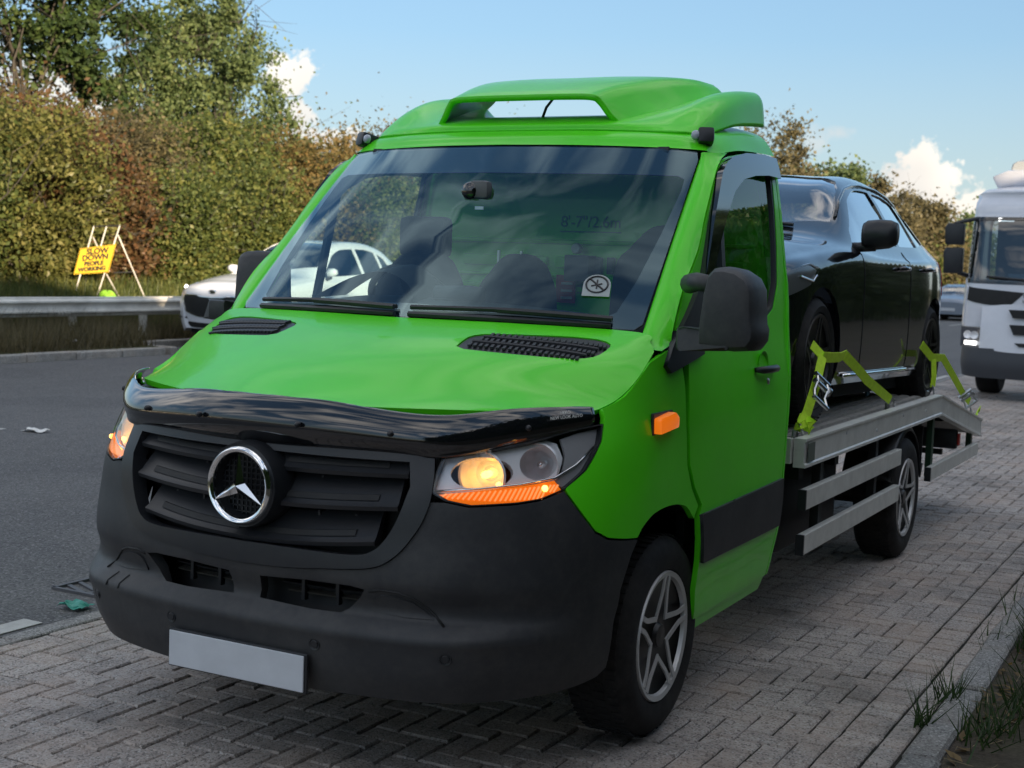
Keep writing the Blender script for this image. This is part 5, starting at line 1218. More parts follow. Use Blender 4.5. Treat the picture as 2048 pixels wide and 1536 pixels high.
# ------------------------------------------------------------------ white suv coming along the road
def st_suv():
    out = []
    for y, pr_ in st_hatch():
        out.append((y * 1.045, [(x * 1.062, .16 + (z - .18) * 1.34 if z > .5 else z * 1.25) for x, z in pr_]))
    return out
sc_ = 1.045
def sw(w): return [(u, v * sc_) for u, v in w]
suv, SS = carbody('white_suv', st_suv(), WHITECAR, DARKGLASS, (.90, 3.60), .345, 'white sport utility car with lit headlight coming along the road behind the green bonnet', 'car', [sw(WIN1), sw(WIN2), sw(WIN3)], sw(WS_H), sw(RW_H), WHEELSILVER, trimr=.22, wid=.85)
for s in (1, -1):
    MB().lathe([(0, .10), (.04, .09), (.065, .04), (.07, -.06), (0, -.08)], (s * 1.00, 1.62, 1.22), (s, 0, .12), 14).build('door_mirror', WHITECAR, suv, smooth=True)
    MB().tube([(s * .86, 1.64, 1.10), (s * .98, 1.62, 1.14)], .03, 8).build('mirror_arm', DARKPL, suv)
    hlm = trim('headlight', SS, [(u * s, v) for u, v in ((2.6,.10),(2.75,.42),(3.1,.62),(3.6,.42),(3.9,.20),(3.4,.03))], mat('suv_lamp_inner', (.45, .50, .58), .15, metal=.7), suv, su=.22, sv=1, step=.04, thick=.01, off=.006, sym=True)
    LAMPLIT = mat('lit_white_lamp', (1, 1, 1), .3, emit=(1, .93, .82), estr=3.2)
    P = on(SS, 3.25, .22, .010, s); MB().lathe([(0, .012), (.022, .010), (.030, .0), (.030, -.01)], P, (0, -1, .1), 16).build('lamp_bulb', LAMPLIT, hlm, smooth=True)
# nose: grille with chrome edge, badge, lower intake
gpts = [(-.60,.80),(-.30,.79),(-.22,.765),(.22,.765),(.30,.79),(.60,.80),(.63,.62),(.50,.53),(0,.50),(-.50,.53),(-.63,.62)]
yn = lambda x, z: -.035 + .10 * abs(x)**2
nose = Surf([[(0,-.03,.30),(.4,-.01,.30),(.66,.10,.32),(.84,.30,.33)],[(0,-.08,.55),(.4,-.06,.55),(.70,.06,.55),(.885,.32,.55)],[(0,-.09,.80),(.4,-.065,.80),(.69,.06,.80),(.88,.32,.82)],[(0,-.03,.92),(.38,.0,.92),(.65,.10,.92),(.84,.30,.92)]])
X = nose(*[a.ravel() for a in np.meshgrid(np.linspace(0, 3, 25), np.linspace(0, 3, 25))]).reshape(25, 25, 3); V, F = gridmesh(X); nb = newobj('front_bumper', mesh_from('front_bumper', V, F, True), WHITECAR, suv); flipx(nb)
GRP = [(.0,1.90),(.55,1.95),(.72,2.05),(1.45,2.02),(1.60,1.6),(1.35,1.05),(.6,.80),(0,.76)]
def msym(p): return list(p) + [(-u, v) for u, v in reversed(p) if u > 1e-6]
trim('grille', nose, msym(GRP), CHASSIS, suv, su=.33, sv=.25, step=.04, thick=.01, off=.012, sym=True)
g2 = [(np.array(p) - (0, 1.4)) * 1.07 + (0, 1.4) for p in GRP]; trim('grille_edge', nose, msym([tuple(p) for p in g2]), CHROME, suv, holes=[msym(GRP)], su=.33, sv=.25, step=.04, thick=.02, off=.018, sym=True)
trim('lower_intake', nose, msym([(0,.35),(1.3,.40),(1.5,.28),(1.2,.08),(0,.05)]), CHASSIS, suv, su=.33, sv=.25, step=.05, thick=.01, off=.010, sym=True)
for s in (1, -1): MB().box((s * .66, .055, .46), (.26, .05, .025), Matrix.Rotation(s * R(24), 3, 'Z')).build('fog_slot', DARKPL, suv)
P = nose(0, 2.55)[0]; bdg = MB().lathe([(.0, .0), (.052, .0), (.060, .008), (.068, .006), (.070, -.02)], (0, 0, 0), (0, -1, 0), 24).build('bonnet_badge', CHROME, suv, auto=.5); bdg.location = (P[0], P[1] - .015, P[2]); bdg.scale = (1, 1, .5)
text('badge_letters', 'KIA', .042, DARKPL, suv, (P[0], P[1] - .018, P[2]), (R(90), 0, 0), .002)
suv.location = (-12.07, 13.12, .06); suv.scale = (1.05, 1.05, 1.05)
# second pale car behind it, seen through the cab glass
wc, _s = carbody('white_hatchback', st_hatch(h=1.12, w=1.03), mat('pale_car_paint', (.66, .70, .70), .3, coat=.6), DARKGLASS, (.80, 3.40), .31, 'pale hatchback following the white car, glimpsed through the green cab windows', 'car', [WIN1, WIN2, WIN3], WS_H, RW_H, WHEELSILVER)
wc.location = (-11.0, 18.2, .0); wc.scale = (1.16, 1.16, 1.20)
# far grey car on the road
gc = copy_tree(hb); gc.name = 'grey_car'; gc['label'] = 'small grey car far down the road beside the white lorry'; gc.rotation_euler = (0, 0, 0); gc.location = (-8.2, 52.5, 0); gc.scale = (1.06, 1.0, 1.06)
GREYCAR = mat('grey_car_paint', (.20, .24, .30), .3, coat=.6)
def recol(o, a, b_):
    for sl_ in o.material_slots:
        if sl_.material == a: sl_.link = 'OBJECT'; sl_.material = b_
    for c in o.children: recol(c, a, b_)
recol(gc, BLACKCAR, GREYCAR)
MB().box((0, -.01, .42), (.52, .012, .11)).build('number_plate', PLATE, gc)
# ================================================================== WHITE LORRY
lo = empty('white_lorry', (.36, 15.25, 0), 0, 'white articulated lorry cab with black mirrors parked behind the recovery truck', 'lorry')
lo['category'] = 'lorry'
LB = Surf([
 [(0,-.02,.98),(.5,-.01,.98),(1.08,.05,.98),(1.24,.17,.98),(1.25,.45,.98),(1.25,1.9,.98)],
 [(0,-.03,1.30),(.5,-.02,1.30),(1.08,.04,1.30),(1.235,.16,1.30),(1.245,.45,1.30),(1.25,1.9,1.30)],
 [(0,.00,1.62),(.5,.01,1.62),(1.07,.07,1.62),(1.225,.18,1.62),(1.235,.46,1.62),(1.25,1.9,1.62)],
 [(0,.10,2.05),(.5,.11,2.05),(1.07,.16,2.05),(1.22,.26,2.05),(1.225,.50,2.05),(1.25,1.9,2.05)],
 [(0,.20,2.45),(.5,.21,2.45),(1.06,.26,2.45),(1.21,.35,2.45),(1.21,.56,2.45),(1.24,1.9,2.45)],
 [(0,.32,2.72),(.5,.33,2.72),(1.05,.38,2.72),(1.18,.47,2.72),(1.21,.66,2.72),(1.20,1.9,2.68)],
 [(0,.60,2.90),(.5,.61,2.90),(.94,.66,2.89),(1.07,.76,2.87),(1.14,.93,2.84),(1.15,1.9,2.84)],
 [(0,1.0,2.95),(.5,1.0,2.95),(.78,1.0,2.94),(.90,1.02,2.92),(1.0,1.05,2.89),(1.04,1.9,2.89)]], kv=[.98, 1.30, 1.62, 2.05, 2.45, 2.72, 2.90, 2.94])
lws = [(0,1.60),(2.0,1.60),(2.75,1.63),(2.85,1.70),(2.86,2.36),(2.70,2.42),(0,2.43)]
lside = [(3.75,1.72),(4.55,1.62),(4.55,2.30),(3.95,2.30)]
shell = trim('cab_shell', LB, msym([(0,.98),(3.0,.98),(5,.98),(5,2.94),(0,2.94)]), WHITETRUCK, lo, holes=[msym(lws), lside, [(-u, v) for u, v in lside]], su=.4, sv=1, step=.07, thick=.02, sym=True)
trim('windscreen', LB, msym(lws), glass('lorry_glass', (.20, .26, .30), 1.6, 2.0), lo, su=.4, sv=1, step=.1, thick=0, off=-.006, sym=True)
for s in (1, -1): trim('side_window', LB, [(s * u, v) for u, v in lside], glass('lorry_glass'), lo, su=.4, sv=1, step=.1, thick=0, off=-.006, sym=True)
MB().box((0, 1.2, 1.5), (2.3, 1.3, .25)).build('lorry_dash', INTERIOR, lo); MB().box((0, 1.92, 2.0), (2.3, .04, 1.7)).build('cab_rear', mat('lorry_inner', (.12, .12, .13), .8), lo)
MB().box((-.45, .42, 1.66), (.55, .20, .10)).build('dash_paper', mat('paper_card', (.6, .62, .66), .6), lo)
trim('screen_surround', LB, msym([(0,1.555),(2.8,1.57),(3.0,1.68),(3.0,2.44),(2.8,2.47),(0,2.47)]), GLOSSBLK, lo, holes=[msym(lws)], su=.4, sv=1, step=.06, thick=.02, off=.004, sym=True)
for s in (1, -1):
    MB().box((s * .78, .245, 2.435), (.20, .03, .045)).build('roof_lamp', mat('lit_marker', (1, 1, 1), .3, emit=(1, 1, .98), estr=1.6), lo)
    # mirrors on arms
    MB().tube([(s * 1.12, .35, 2.46), (s * 1.32, .12, 2.40), (s * 1.42, .05, 2.36)], .028, 8).build('mirror_arm', DARKPL, lo)
    MB().tube([(s * 1.16, .30, 1.64), (s * 1.34, .10, 1.70)], .028, 8).build('mirror_arm', DARKPL, lo)
    for z0_, z1 in ((2.08, 2.37), (1.69, 2.04)): MB().prism([(s * 1.29, .04, z0_), (s * 1.53, .02, z0_), (s * 1.545, .02, z1 - .06), (s * 1.50, .02, z1), (s * 1.29, .04, z1)], (0, .13, 0)).build('mirror_housing', DARKPL, lo, bevel=.02, auto=.6)
    trim('corner_panel', LB, [(s * 2.55, 1.50), (s * 3.5, 1.66), (s * 3.9, 1.0), (s * 2.9, .99)], WHITETRUCK, lo, su=.4, sv=1, step=.06, thick=.03, off=.018, sym=True)
    trim('upper_grille', LB, [(s * .9, 1.46), (s * 2.45, 1.52), (s * 2.5, 1.34), (s * 1.6, 1.28), (s * 1.2, 1.29)], CHASSIS, lo, su=.4, sv=1, step=.05, thick=.02, off=.010, sym=True)
    MB().prism([(s * .98, -.06, .70), (s * 1.27, .18, .70), (s * 1.27, .18, .97), (s * .98, -.045, .97)], (0, .10, 0)).build('headlight', mat('lorry_lamp', (.10, .11, .13), .15, metal=.6), lo)
    MB().prism([(s * 1.02, -.072, .735), (s * 1.20, .07, .735), (s * 1.20, .07, .785), (s * 1.02, -.07, .785)], (0, .03, 0)).build('running_lamp', mat('lit_running_lamp', (1, 1, 1), .3, emit=(1, .97, .9), estr=2.2), lo)
    for x in (1.05, 1.15): MB().lathe([(0, .0), (.05, .02), (.055, .03)], (s * x, .0 + (x - 1.05) * .8 - .045, .87), (0, -1, 0), 14).build('lamp_reflector', SILVERREF, lo)
    MB().box((s * 1.03, 1.35, .49), (.30, .02, .9)).build('wheel_well', CHASSIS, lo)
    w = wheel(s * 1.04, 1.42, .50, .32, parent=lo, trimr=.29, side=s)
WB = Surf([[(0,-.10,.30),(.6,-.09,.30),(1.0,-.02,.30),(1.20,.14,.31),(1.26,.45,.32),(1.26,.9,.34)],[(0,-.14,.48),(.6,-.13,.48),(1.02,-.06,.48),(1.23,.12,.49),(1.28,.45,.50),(1.28,.9,.5)],[(0,-.12,.70),(.6,-.11,.70),(1.0,-.05,.70),(1.22,.13,.70),(1.275,.45,.70),(1.275,.9,.7)]])
sheet('bumper', WB, np.concatenate([-np.linspace(0, 5, 25)[::-1], np.linspace(0, 5, 25)[1:]]), np.linspace(0, 2, 9), mat('lorry_bumper_grey', (.05, .055, .065), .5), lo)
mid = Surf([[(0,-.13,.66),(.6,-.12,.66),(.98,-.06,.70)],[(0,-.10,.99),(.6,-.09,.99),(.98,-.045,.99)],[(0,-.07,1.30),(.6,-.06,1.30),(.98,-.0,1.26)]])
sheet('front_panel', mid, np.concatenate([-np.linspace(0, 2, 15)[::-1], np.linspace(0, 2, 15)[1:]]), np.linspace(0, 2, 9), WHITETRUCK, lo)
for z0_, hw, h_ in ((1.12, .62, .11), (.90, .60, .13), (.74, .52, .05)):
    MB().prism([(-hw, -.135, z0_ + h_), (hw, -.135, z0_ + h_), (hw - .06, -.14, z0_), (-hw + .06, -.14, z0_)], (0, .04, 0)).build('grille_opening', CHASSIS, lo)
MB().box((0, -.155, .46), (.50, .02, .11)).build('number_plate', PLATE, lo)
text('lorry_letters', 'SCANIA', .20, mat('letter_steel', (.30, .31, .34), .35, metal=.6), lo, (0.0, -.075, 1.385), (R(90), 0, 0), .016, bold=.004, space=1.45)
wp = MB().tube([(-.95, .0, 1.66), (-.3, -.03, 1.62), (.0, -.03, 1.60)], .016, 6); wp.tube([(0, -.03, 1.66), (.6, -.02, 1.63), (.9, .0, 1.60)], .016, 6); wp.build('wiper', DARKPL, lo)
MB().prism([(-1.02, .95, 2.86), (-1.10, .80, 3.05), (-.88, .70, 3.13), (.88, .70, 3.13), (1.10, .80, 3.05), (1.02, .95, 2.86)], (0, .9, .10)).build('roof_deflector', WHITETRUCK, lo, bevel=.03, auto=.6)
MB().prism([(-.90, 1.0, 3.10), (-.86, .95, 3.24), (-.80, .93, 3.27), (.80, .93, 3.27), (.86, .95, 3.24), (.90, 1.0, 3.10)], (0, .8, .10)).build('roof_pod', mat('pod_grey', (.35, .37, .38), .5), lo, bevel=.02)
MB().box((.05, .92, 3.25), (.9, .05, .06)).build('light_bar', DARKPL, lo)
for s in (1, -1): MB().box((s * .4, 3.5, .75), (.09, 4.5, .25)).build('chassis_rail', CHASSIS, lo)
# ================================================================== VEGETATION
def leafmat(name, stops, dark=.5, trl=.45):
    m = bpy.data.materials.new(name); m.use_nodes = True; t = m.node_tree; t.nodes.clear()
    ge = N(t, 'ShaderNodeNewGeometry'); pos = ge.outputs['Position']
    n = Noise(t, pos, .9, 3); n2 = Noise(t, pos, 3.4, 2)
    f = Mth(t, 'ADD', Mth(t, 'MULTIPLY', ge.outputs['Random Per Island'], .42), Mth(t, 'ADD', Mth(t, 'MULTIPLY', n, .55), Mth(t, 'MULTIPLY', n2, .25)))
    c = Ramp(t, Mth(t, 'SUBTRACT', f, .12), stops)
    d = N(t, 'ShaderNodeBsdfDiffuse'); L(t, c, d.inputs[0]); tr = N(t, 'ShaderNodeBsdfTranslucent'); L(t, c, tr.inputs[0])
    g = N(t, 'ShaderNodeBsdfGlossy'); g.inputs['Roughness'].default_value = .45; g.inputs[0].default_value = (.5, .5, .5, 1)
    mx = N(t, 'ShaderNodeMixShader'); mx.inputs[0].default_value = trl; L(t, d.outputs[0], mx.inputs[1]); L(t, tr.outputs[0], mx.inputs[2])
    m2 = N(t, 'ShaderNodeMixShader'); m2.inputs[0].default_value = .04; L(t, mx.outputs[0], m2.inputs[1]); L(t, g.outputs[0], m2.inputs[2])
    o = N(t, 'ShaderNodeOutputMaterial'); L(t, m2.outputs[0], o.inputs[0]); return m
LG = leafmat('leaves_olive', [(.25, (0.047, 0.068, 0.019)), (.45, (0.101, 0.135, 0.038)), (.62, (0.169, 0.189, 0.051)), (.82, (0.257, 0.230, 0.068))])
LY = leafmat('leaves_yellow_green', [(.25, (.060, .075, .022)), (.45, (.130, .142, .040)), (.65, (.205, .200, .058)), (.85, (.28, .245, .085))])
LR = leafmat('leaves_russet', [(.25, (0.061, 0.046, 0.022)), (.45, (0.135, 0.088, 0.041)), (.62, (0.203, 0.101, 0.046)), (.82, (0.162, 0.149, 0.054))])
LO = leafmat('leaves_orange_brown', [(.25, (.070, .068, .026)), (.45, (.150, .130, .046)), (.62, (.225, .155, .055)), (.82, (.29, .19, .07))])
LD = leafmat('leaves_dark_green', [(.25, (0.022, 0.041, 0.014)), (.45, (0.041, 0.070, 0.022)), (.65, (0.070, 0.105, 0.030)), (.85, (0.115, 0.135, 0.043))], trl=.25)
LM = leafmat('leaves_willow', [(.25, (0.065, 0.098, 0.040)), (.45, (0.12, 0.17, 0.065)), (.65, (0.19, 0.24, 0.090)), (.85, (0.26, 0.29, 0.12))])
LB_ = leafmat('leaves_bare_brown', [(.25, (0.068, 0.062, 0.032)), (.45, (0.135, 0.119, 0.061)), (.65, (0.203, 0.169, 0.081)), (.85, (0.230, 0.203, 0.095))])
BARK = mat('bark', (.060, .052, .042), .9, noise=.35, nscale=9, bump=.5, bscale=30)
def leafmesh(name, pts, size, m, up=.35, seed=0, aspect=1.6, droop=0):
    """one small folded leaf (two triangles) at every point"""
    r = np.random.default_rng(seed); n = len(pts)
    nv = r.normal(size=(n, 3)); nv[:, 2] = np.abs(nv[:, 2]) * .6 + up; nv /= np.linalg.norm(nv, axis=1)[:, None]
    a = r.normal(size=(n, 3)); a[:, 2] -= droop; a -= nv * (a * nv).sum(1)[:, None]; a /= np.linalg.norm(a, axis=1)[:, None]; b = np.cross(nv, a)
    s = size * r.uniform(.55, 1.25, n)[:, None]
    V = np.empty((n, 4, 3)); V[:, 0] = pts - a * s * aspect / 2; V[:, 1] = pts + b * s / 2 - nv * s * .12; V[:, 2] = pts + a * s * aspect / 2; V[:, 3] = pts - b * s / 2 - nv * s * .12
    me = bpy.data.meshes.new(name); me.vertices.add(4 * n); me.vertices.foreach_set('co', V.reshape(-1))
    F = np.arange(4 * n).reshape(n, 4)[:, [0, 1, 2, 0, 2, 3]].reshape(-1)
    me.loops.add(6 * n); me.loops.foreach_set('vertex_index', F.astype(np.int32)); me.polygons.add(2 * n)
    me.polygons.foreach_set('loop_start', np.arange(0, 6 * n, 3, dtype=np.int32)); me.update(); me.validate(); me.materials.append(m)
    return me
def clumps(n, ctr, rad, k, seed, sig=.16, shell=.55, flat=.5):
    """leaf points: k clumps spread through an ellipsoid, biased to its skin"""
    r = np.random.default_rng(seed); d = r.normal(size=(k, 3)); d /= np.linalg.norm(d, axis=1)[:, None]
    rr = r.uniform(shell**3, 1, k)**(1 / 3); d[:, 2] = np.where(d[:, 2] < -.2, d[:, 2] * flat, d[:, 2])
    c = np.array(ctr) + d * rr[:, None] * np.array(rad)
    q = r.integers(0, k, n); wt = r.uniform(.6, 1.35, k)
    wide = np.where(r.uniform(0, 1, n) < .14, 2.1, 1.0)          # loose sprays round every clump
    return c[q] + r.normal(size=(n, 3)) * (sig * np.mean(rad) * wt[q] * wide)[:, None] * np.array([1, 1, .75])
def limb(mb, p, d, l, r0, depth, rg, tips, split=3):
    pts = [Vector(p)]; dd = Vector(d).normalized()
    for k in range(4):
        dd = (dd + Vector(rg.normal(0, .16, 3)) + Vector((0, 0, .05))).normalized(); pts.append(pts[-1] + dd * l / 4)
    mb.tube(pts, [r0 * (1 - .16 * k) for k in range(5)], 6 if depth > 1 else 4, False)
    tips.append(pts[-1])
    if depth > 0:
        for k in range(split):
            a = rg.uniform(0, 6.28); nd = (dd + Vector((math.cos(a), math.sin(a), rg.uniform(-.1, .5))) * rg.uniform(.5, .95)).normalized()
            limb(mb, pts[2 + (k % 3)], nd, l * rg.uniform(.55, .8), r0 * .5, depth - 1, rg, tips, split)
        limb(mb, pts[-1], dd, l * .7, r0 * .5, depth - 1, rg, tips, split)
def bush(loc, rad, m, label, seed, n=9000, size=.085, group='bushes along the bank behind the guard rail', k=70, name='bush', proto=None):
    root = empty(name, loc, 0, label, 'bush', group); rg = np.random.default_rng(seed)
    ctr = (0, 0, rad[2] * .52)
    P = clumps(n, ctr, (rad[0], rad[1], rad[2] * .55), k, seed); lo = clumps(int(n * .55), (0, 0, rad[2] * .22), (rad[0] * .98, rad[1] * .98, rad[2] * .26), int(k * .5), seed + 1, shell=.3)
    P = np.concatenate([P, lo]); P = P[(P[:, 2] > -.1) & ((P[:, 0] + loc[0] < -15.95) | (loc[1] > 30))]
    o = newobj('foliage', leafmesh('foliage', P, size, m, seed=seed), None, root)
    mb = MB(); tips = []
    for q in range(5):
        a = q * 1.26 + rg.uniform(0, .5); limb(mb, (.1 * math.cos(a), .1 * math.sin(a), -.1), (math.cos(a) * .55, math.sin(a) * .55, 1), rad[2] * .55, .03, 2, rg, tips, 2)
    for tp in tips[::2]:                       # bare twigs poking out
        d = (tp - Vector(ctr)).normalized(); mb.tube([tp, tp + d * .35 + Vector(rg.normal(0, .06, 3)), tp + d * .7 + Vector(rg.normal(0, .1, 3))], [.008, .005, .002], 3, False)
    newobj('stem', mesh_from('stem', mb.V, mb.F), BARK, root)
    return root
def tree(loc, h, crowns, m, label, seed, n=30000, size=.12, trunk_r=.2, lean=(0, 0), group=None, droop=0, k=130, sig=.11, name='tree', depth=3, bare=False):
    root = empty(name, loc, 0, label, 'tree', group); rg = np.random.default_rng(seed); mb = MB(); tips = []
    limb(mb, (0, 0, -.3), (lean[0], lean[1], 1), h * .36, trunk_r, min(depth, 2), rg, tips, 2)
    for c, r_ in crowns:
        for q in range(3):
            a = q * 2.1 + rg.uniform(0, 1); e = Vector(c) + Vector((math.cos(a) * r_[0], math.sin(a) * r_[1], rg.uniform(-.5, .9) * r_[2])) * .75
            s = Vector((lean[0] * .3 * h, lean[1] * .3 * h, h * rg.uniform(.22, .45))); m_ = s.lerp(e, .5) + Vector(rg.normal(0, .25, 3)); m_.z += .2
            mb.tube([s, m_, e, e + (e - m_) * .35 + Vector(rg.normal(0, .15, 3))], [trunk_r * .26, trunk_r * .16, trunk_r * .07, .004], 5, False)
            for w in range(4): mb.tube([e, e + Vector(rg.normal(0, .45, 3)), e + Vector(rg.normal(0, .8, 3)) + Vector((0, 0, .3))], [.018, .010, .003], 3, False)
    newobj('trunk', mesh_from('trunk', mb.V, mb.F, True), BARK, root)
    tot = sum(r_[0] * r_[1] * r_[2] for c, r_ in crowns)
    P = np.concatenate([clumps(int(n * r_[0] * r_[1] * r_[2] / tot), c, r_, max(12, int(k * r_[0] * r_[1] * r_[2] / tot)), seed + 7 * i, sig=sig, shell=.35, flat=.8) for i, (c, r_) in enumerate(crowns)])
    newobj('crown', leafmesh('crown', P, size, m, seed=seed, droop=droop, up=.2 if droop else .35), None, root)
    return root
# front rank of bushes
B1 = [((-16.6,11.3),(1.5,1.5,2.9),LG,'olive green bush at the left end of the row'),
      ((-17.0,13.9),(1.5,1.5,3.0),LY,'tall yellow green bush left of the yellow sign'),
      ((-17.4,15.9),(1.25,1.25,2.5),LR,'low russet bush just behind the yellow sign'),
      ((-16.9,17.7),(1.4,1.4,2.2),LG,'low olive bush right of the yellow sign'),
      ((-17.2,20.0),(1.6,1.6,2.4),LG,'olive bush behind the bonnet of the white car'),
      ((-16.9,22.4),(1.6,1.6,2.3),LO,'low orange tinged bush left of the dark wing mirror'),
      ((-17.0,25.2),(1.8,1.8,2.6),LG,'olive bush behind the dark wing mirror'),
      ((-17.2,28.6),(2.1,2.1,2.9),LM,'green bush seen through the driver window'),
      ((-17.4,32.5),(2.4,2.4,3.2),LM,'green bush farther along seen through the driver window')]
for i, (p, r_, m_, lb) in enumerate(B1): bush((p[0], p[1], bz(*p) - .1), r_, m_, lb, 100 + i, n=17000, size=.068, k=110)
# second, taller rank
B2 = [((-19.6,13.2),(1.8,1.8,3.4),LY,'tall yellow green bush at the left edge under the big tree'),
      ((-19.9,16.3),(1.7,1.7,3.2),LR,'tall dark red and russet bush above the yellow sign'),
      ((-20.2,19.0),(1.8,1.8,3.3),LB_,'tall brownish bush below the gap between the two trees'),
      ((-20.0,21.8),(1.9,1.9,3.3),LG,'tall olive bush below the willow green tree'),
      ((-19.6,24.6),(1.8,1.8,3.2),LO,'tall orange brown bush left of the green cab'),
      ((-20.0,27.4),(1.9,1.9,3.2),LO,'tall tawny bush touching the windscreen pillar'),
      ((-20.4,31.0),(2.3,2.3,3.9),LB_,'tall brown bush peeping above the left marker lamp'),
      ((-20.0,35.5),(2.6,2.6,4.0),LM,'tall green bush behind the cab roof'),]
for i, (p, r_, m_, lb) in enumerate(B2): bush((p[0], p[1], bz(*p) - .1), r_, m_, lb, 200 + i, n=19000, size=.075, k=130, group='taller bushes in the second row on the bank')
# trees
tree((-22.6, 18.8, 1.4), 10.5, [((-.2,-1.9,6.2),(2.0,2.0,1.8)),((.2,.4,5.2),(1.7,1.7,1.2)),((.5,1.9,6.4),(1.6,1.5,1.7)),((-.3,-2.8,4.3),(1.8,1.7,1.3)),((.2,.2,8.0),(2.2,2.4,1.5)),((.3,1.9,4.4),(1.3,1.3,1.0)),((0,-.4,7.0),(1.8,1.9,1.2))], LD, 'large dark green tree towering over the bushes at the left', 301, n=38000, size=.10, trunk_r=.16, k=170, sig=.14)
tree((-22.2, 24.5, 1.4), 7.6, [((0,-.4,5.1),(1.7,1.9,1.7)),((.3,1.3,4.0),(1.4,1.2,1.4)),((-.2,-1.9,4.2),(1.5,1.5,1.4)),((.1,-.3,6.5),(1.2,1.3,1.0)),((.3,2.7,2.8),(1.3,1.3,1.1)),((.2,.5,5.6),(1.2,1.2,1.1)),((0,-.8,3.0),(1.6,1.9,1.0))], LM, 'willow green tree right of the big dark tree', 302, n=36000, size=.08, trunk_r=.12, k=190, sig=.135, droop=1.1)
# trees farther along the road, seen right of the cab
FT = [((-16.5,55.0),8.4,LB_,'thin brown half bare tree right behind the cab',1.0,15000), ((-16.8,62.0),7.2,LM,'green tree above the roof of the black car',1.2,20000),
      ((-16.2,71.0),6.6,LB_,'brown tree left of the white lorry mirrors',1.3,22000), ((-16.0,80.0),6.4,LB_,'tawny tree beside the white lorry mirrors',1.3,22000), ((-16.0,91.0),5.6,LM,'distant green tree at the end of the road',1.5,18000),
      ((-17.0,46.0),7.0,LG,'olive tree hidden mostly by the green cab',1.2,12000)]
for i, (p, h, m_, lb, s_, n_) in enumerate(FT):
    tree((p[0], p[1], bz(*p)), h, [((0,0,h*.62),(2.1*s_,2.1*s_,h*.30)),((.6,1.6,h*.40),(1.9*s_,1.9*s_,h*.26)),((-.4,-1.7,h*.42),(1.8*s_,1.8*s_,h*.26)),((.9,0,h*.22),(2.0*s_,2.2*s_,h*.20))], m_, lb, 400 + i, n=n_, size=.17 if i else .12, trunk_r=.12, k=110, sig=.14, group='trees along the road beyond the cab', depth=3)
for i, (y, m_) in enumerate(((40, LG), (47, LB_), (54, LG), (61, LY), (69, LB_), (78, LG), (88, LO), (99, LG))):
    bush((-15.9, y, bz(-15.9, y) - .1), (2.6, 3.6, 2.9), m_, ['olive bush along the far verge behind the cab', 'brown bush along the far verge behind the cab', 'olive bush in line with the black car roof', 'yellow green bush in line with the black car', 'brown bush left of the white lorry', 'olive bush by the distant grey car', 'tawny bush beyond the grey car', 'farthest olive bush at the road end'][i], 500 + i, n=6000, size=.16, k=60, group='bushes on the far verge down the road')
# dry grass and stalks round the rail
def grass(name, pts, h, w, m, label, seed, lean=.35):
    r = np.random.default_rng(seed); n = len(pts); a = r.uniform(0, 6.28, n); hh = h * r.uniform(.45, 1.2, n); d = np.c_[np.cos(a), np.sin(a), np.zeros(n)]
    l = r.normal(0, lean, (n, 2)) * hh[:, None]; V = np.empty((n, 3, 3)); V[:, 0] = pts - d * w / 2; V[:, 1] = pts + d * w / 2; V[:, 2] = pts + np.c_[l, hh]
    me = mesh_from(name, V.reshape(-1, 3), np.arange(3 * n).reshape(n, 3)); o = newobj(name, me, m); return tag(o, label, 'grass', kind='stuff')
DRY = leafmat('dry_grass', [(.2, (.045, .040, .016)), (.45, (.12, .10, .05)), (.65, (.20, .165, .085)), (.85, (.27, .23, .13))]); WEED = leafmat('weed_green', [(.2, (.015, .035, .008)), (.5, (.035, .075, .018)), (.8, (.07, .11, .03))])
r = np.random.default_rng(9)
x = -12.42 - 2.6 * r.uniform(0, 1, 46000)**.9; y = r.uniform(4, 30, 46000); keep = ~((y > 12.22) & (x > -13.55)); x, y = x[keep], y[keep]
grass('verge_grass', np.c_[x, y, bankz(x, y)], .42, .014, DRY, None, 1)
x = r.uniform(-16.4, -14.1, 26000); y = r.uniform(7, 30, 26000); grass('bank_grass', np.c_[x, y, bankz(x, y)], .40, .022, LG, None, 2)
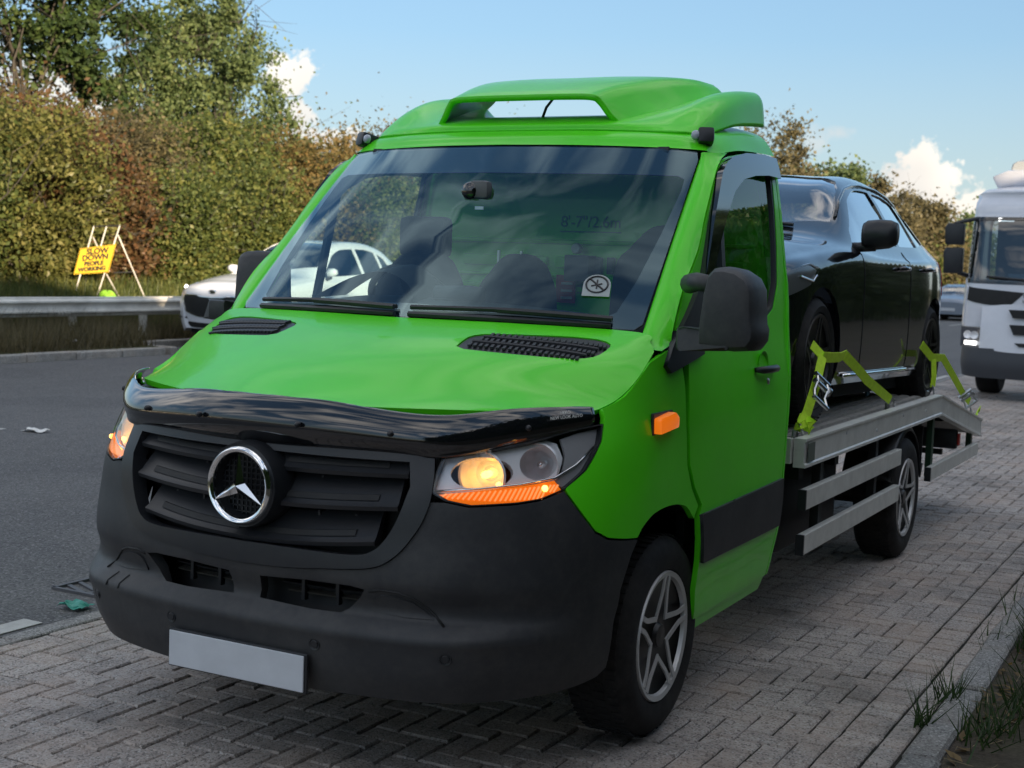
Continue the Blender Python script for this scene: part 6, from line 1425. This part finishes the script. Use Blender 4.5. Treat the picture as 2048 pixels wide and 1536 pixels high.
# weeds, stalks and fallen leaves on the near verge
wp_ = []
for cx, cy, s_, n_ in ((1.97, 2.05, .10, 380), (2.05, 2.5, .15, 300), (1.93, .62, .07, 90), (2.2, 1.4, .2, 160), (1.76, .98, .03, 50), (1.73, .62, .02, 34), (1.95, 3.3, .2, 160), (2.1, 4.3, .3, 200), (2.0, 2.2, .07, 300), (2.05, 1.0, .08, 120)):
    wp_.append(np.c_[r.normal(cx, s_, n_), r.normal(cy, s_ * 1.3, n_), np.full(n_, .0)])
wp_ = np.concatenate(wp_); wp_ = wp_[(wp_[:, 0] > 1.86) | (np.abs(wp_[:, 0] - 1.73) < .05)]
grass('verge_weeds', wp_, .15, .008, WEED, None, 3, .5)
P = np.c_[r.uniform(1.86, 2.9, 900), r.uniform(-.5, 6, 900), r.uniform(.008, .02, 900)]
me = leafmesh('fallen_leaves', P, .022, leafmat('litter_leaves', [(.2, (.09, .06, .03)), (.5, (.20, .14, .07)), (.8, (.30, .20, .06))]), up=2.0, seed=4, aspect=2.6); tag(newobj('fallen_leaves', me), kind='stuff')
mb = MB()
for q in range(160):
    p = Vector((r.uniform(1.88, 2.7), r.uniform(-.3, 3.5), .012)); a = r.uniform(0, 6.28); l = r.uniform(.03, .12); mb.tube([p, p + Vector((math.cos(a) * l, math.sin(a) * l, r.uniform(0, .02)))], .0018, 3, False)
tag(newobj('dry_stalks', mesh_from('dry_stalks', mb.V, mb.F), mat('straw', (.22, .18, .11), .9)), kind='stuff')
# dense thicket on the near side of the lay-by, beside and behind the photographer's right
n = 270000; y = r.uniform(-16, 48, n); xc = 6.3 + 2.9 * np.clip((y - 1.5) / 6, 0, 1); hgt = 5.3 + .3 * np.clip((1.0 - y) / 3, 0, 1) + fbm(y, y * 0, .5, 21) * .9
P = np.c_[xc + np.clip(r.normal(0, .3, n), -.5, .5) + .55 * np.clip(r.normal(0, .8, n), -1.6, 1.6) + .3 * r.uniform(-1, 1, n), y, .1 + hgt * r.uniform(0, 1, n)**.85]
me = leafmesh('roadside_thicket', P, .235, LD, seed=22); tag(newobj('roadside_thicket', me), kind='stuff')
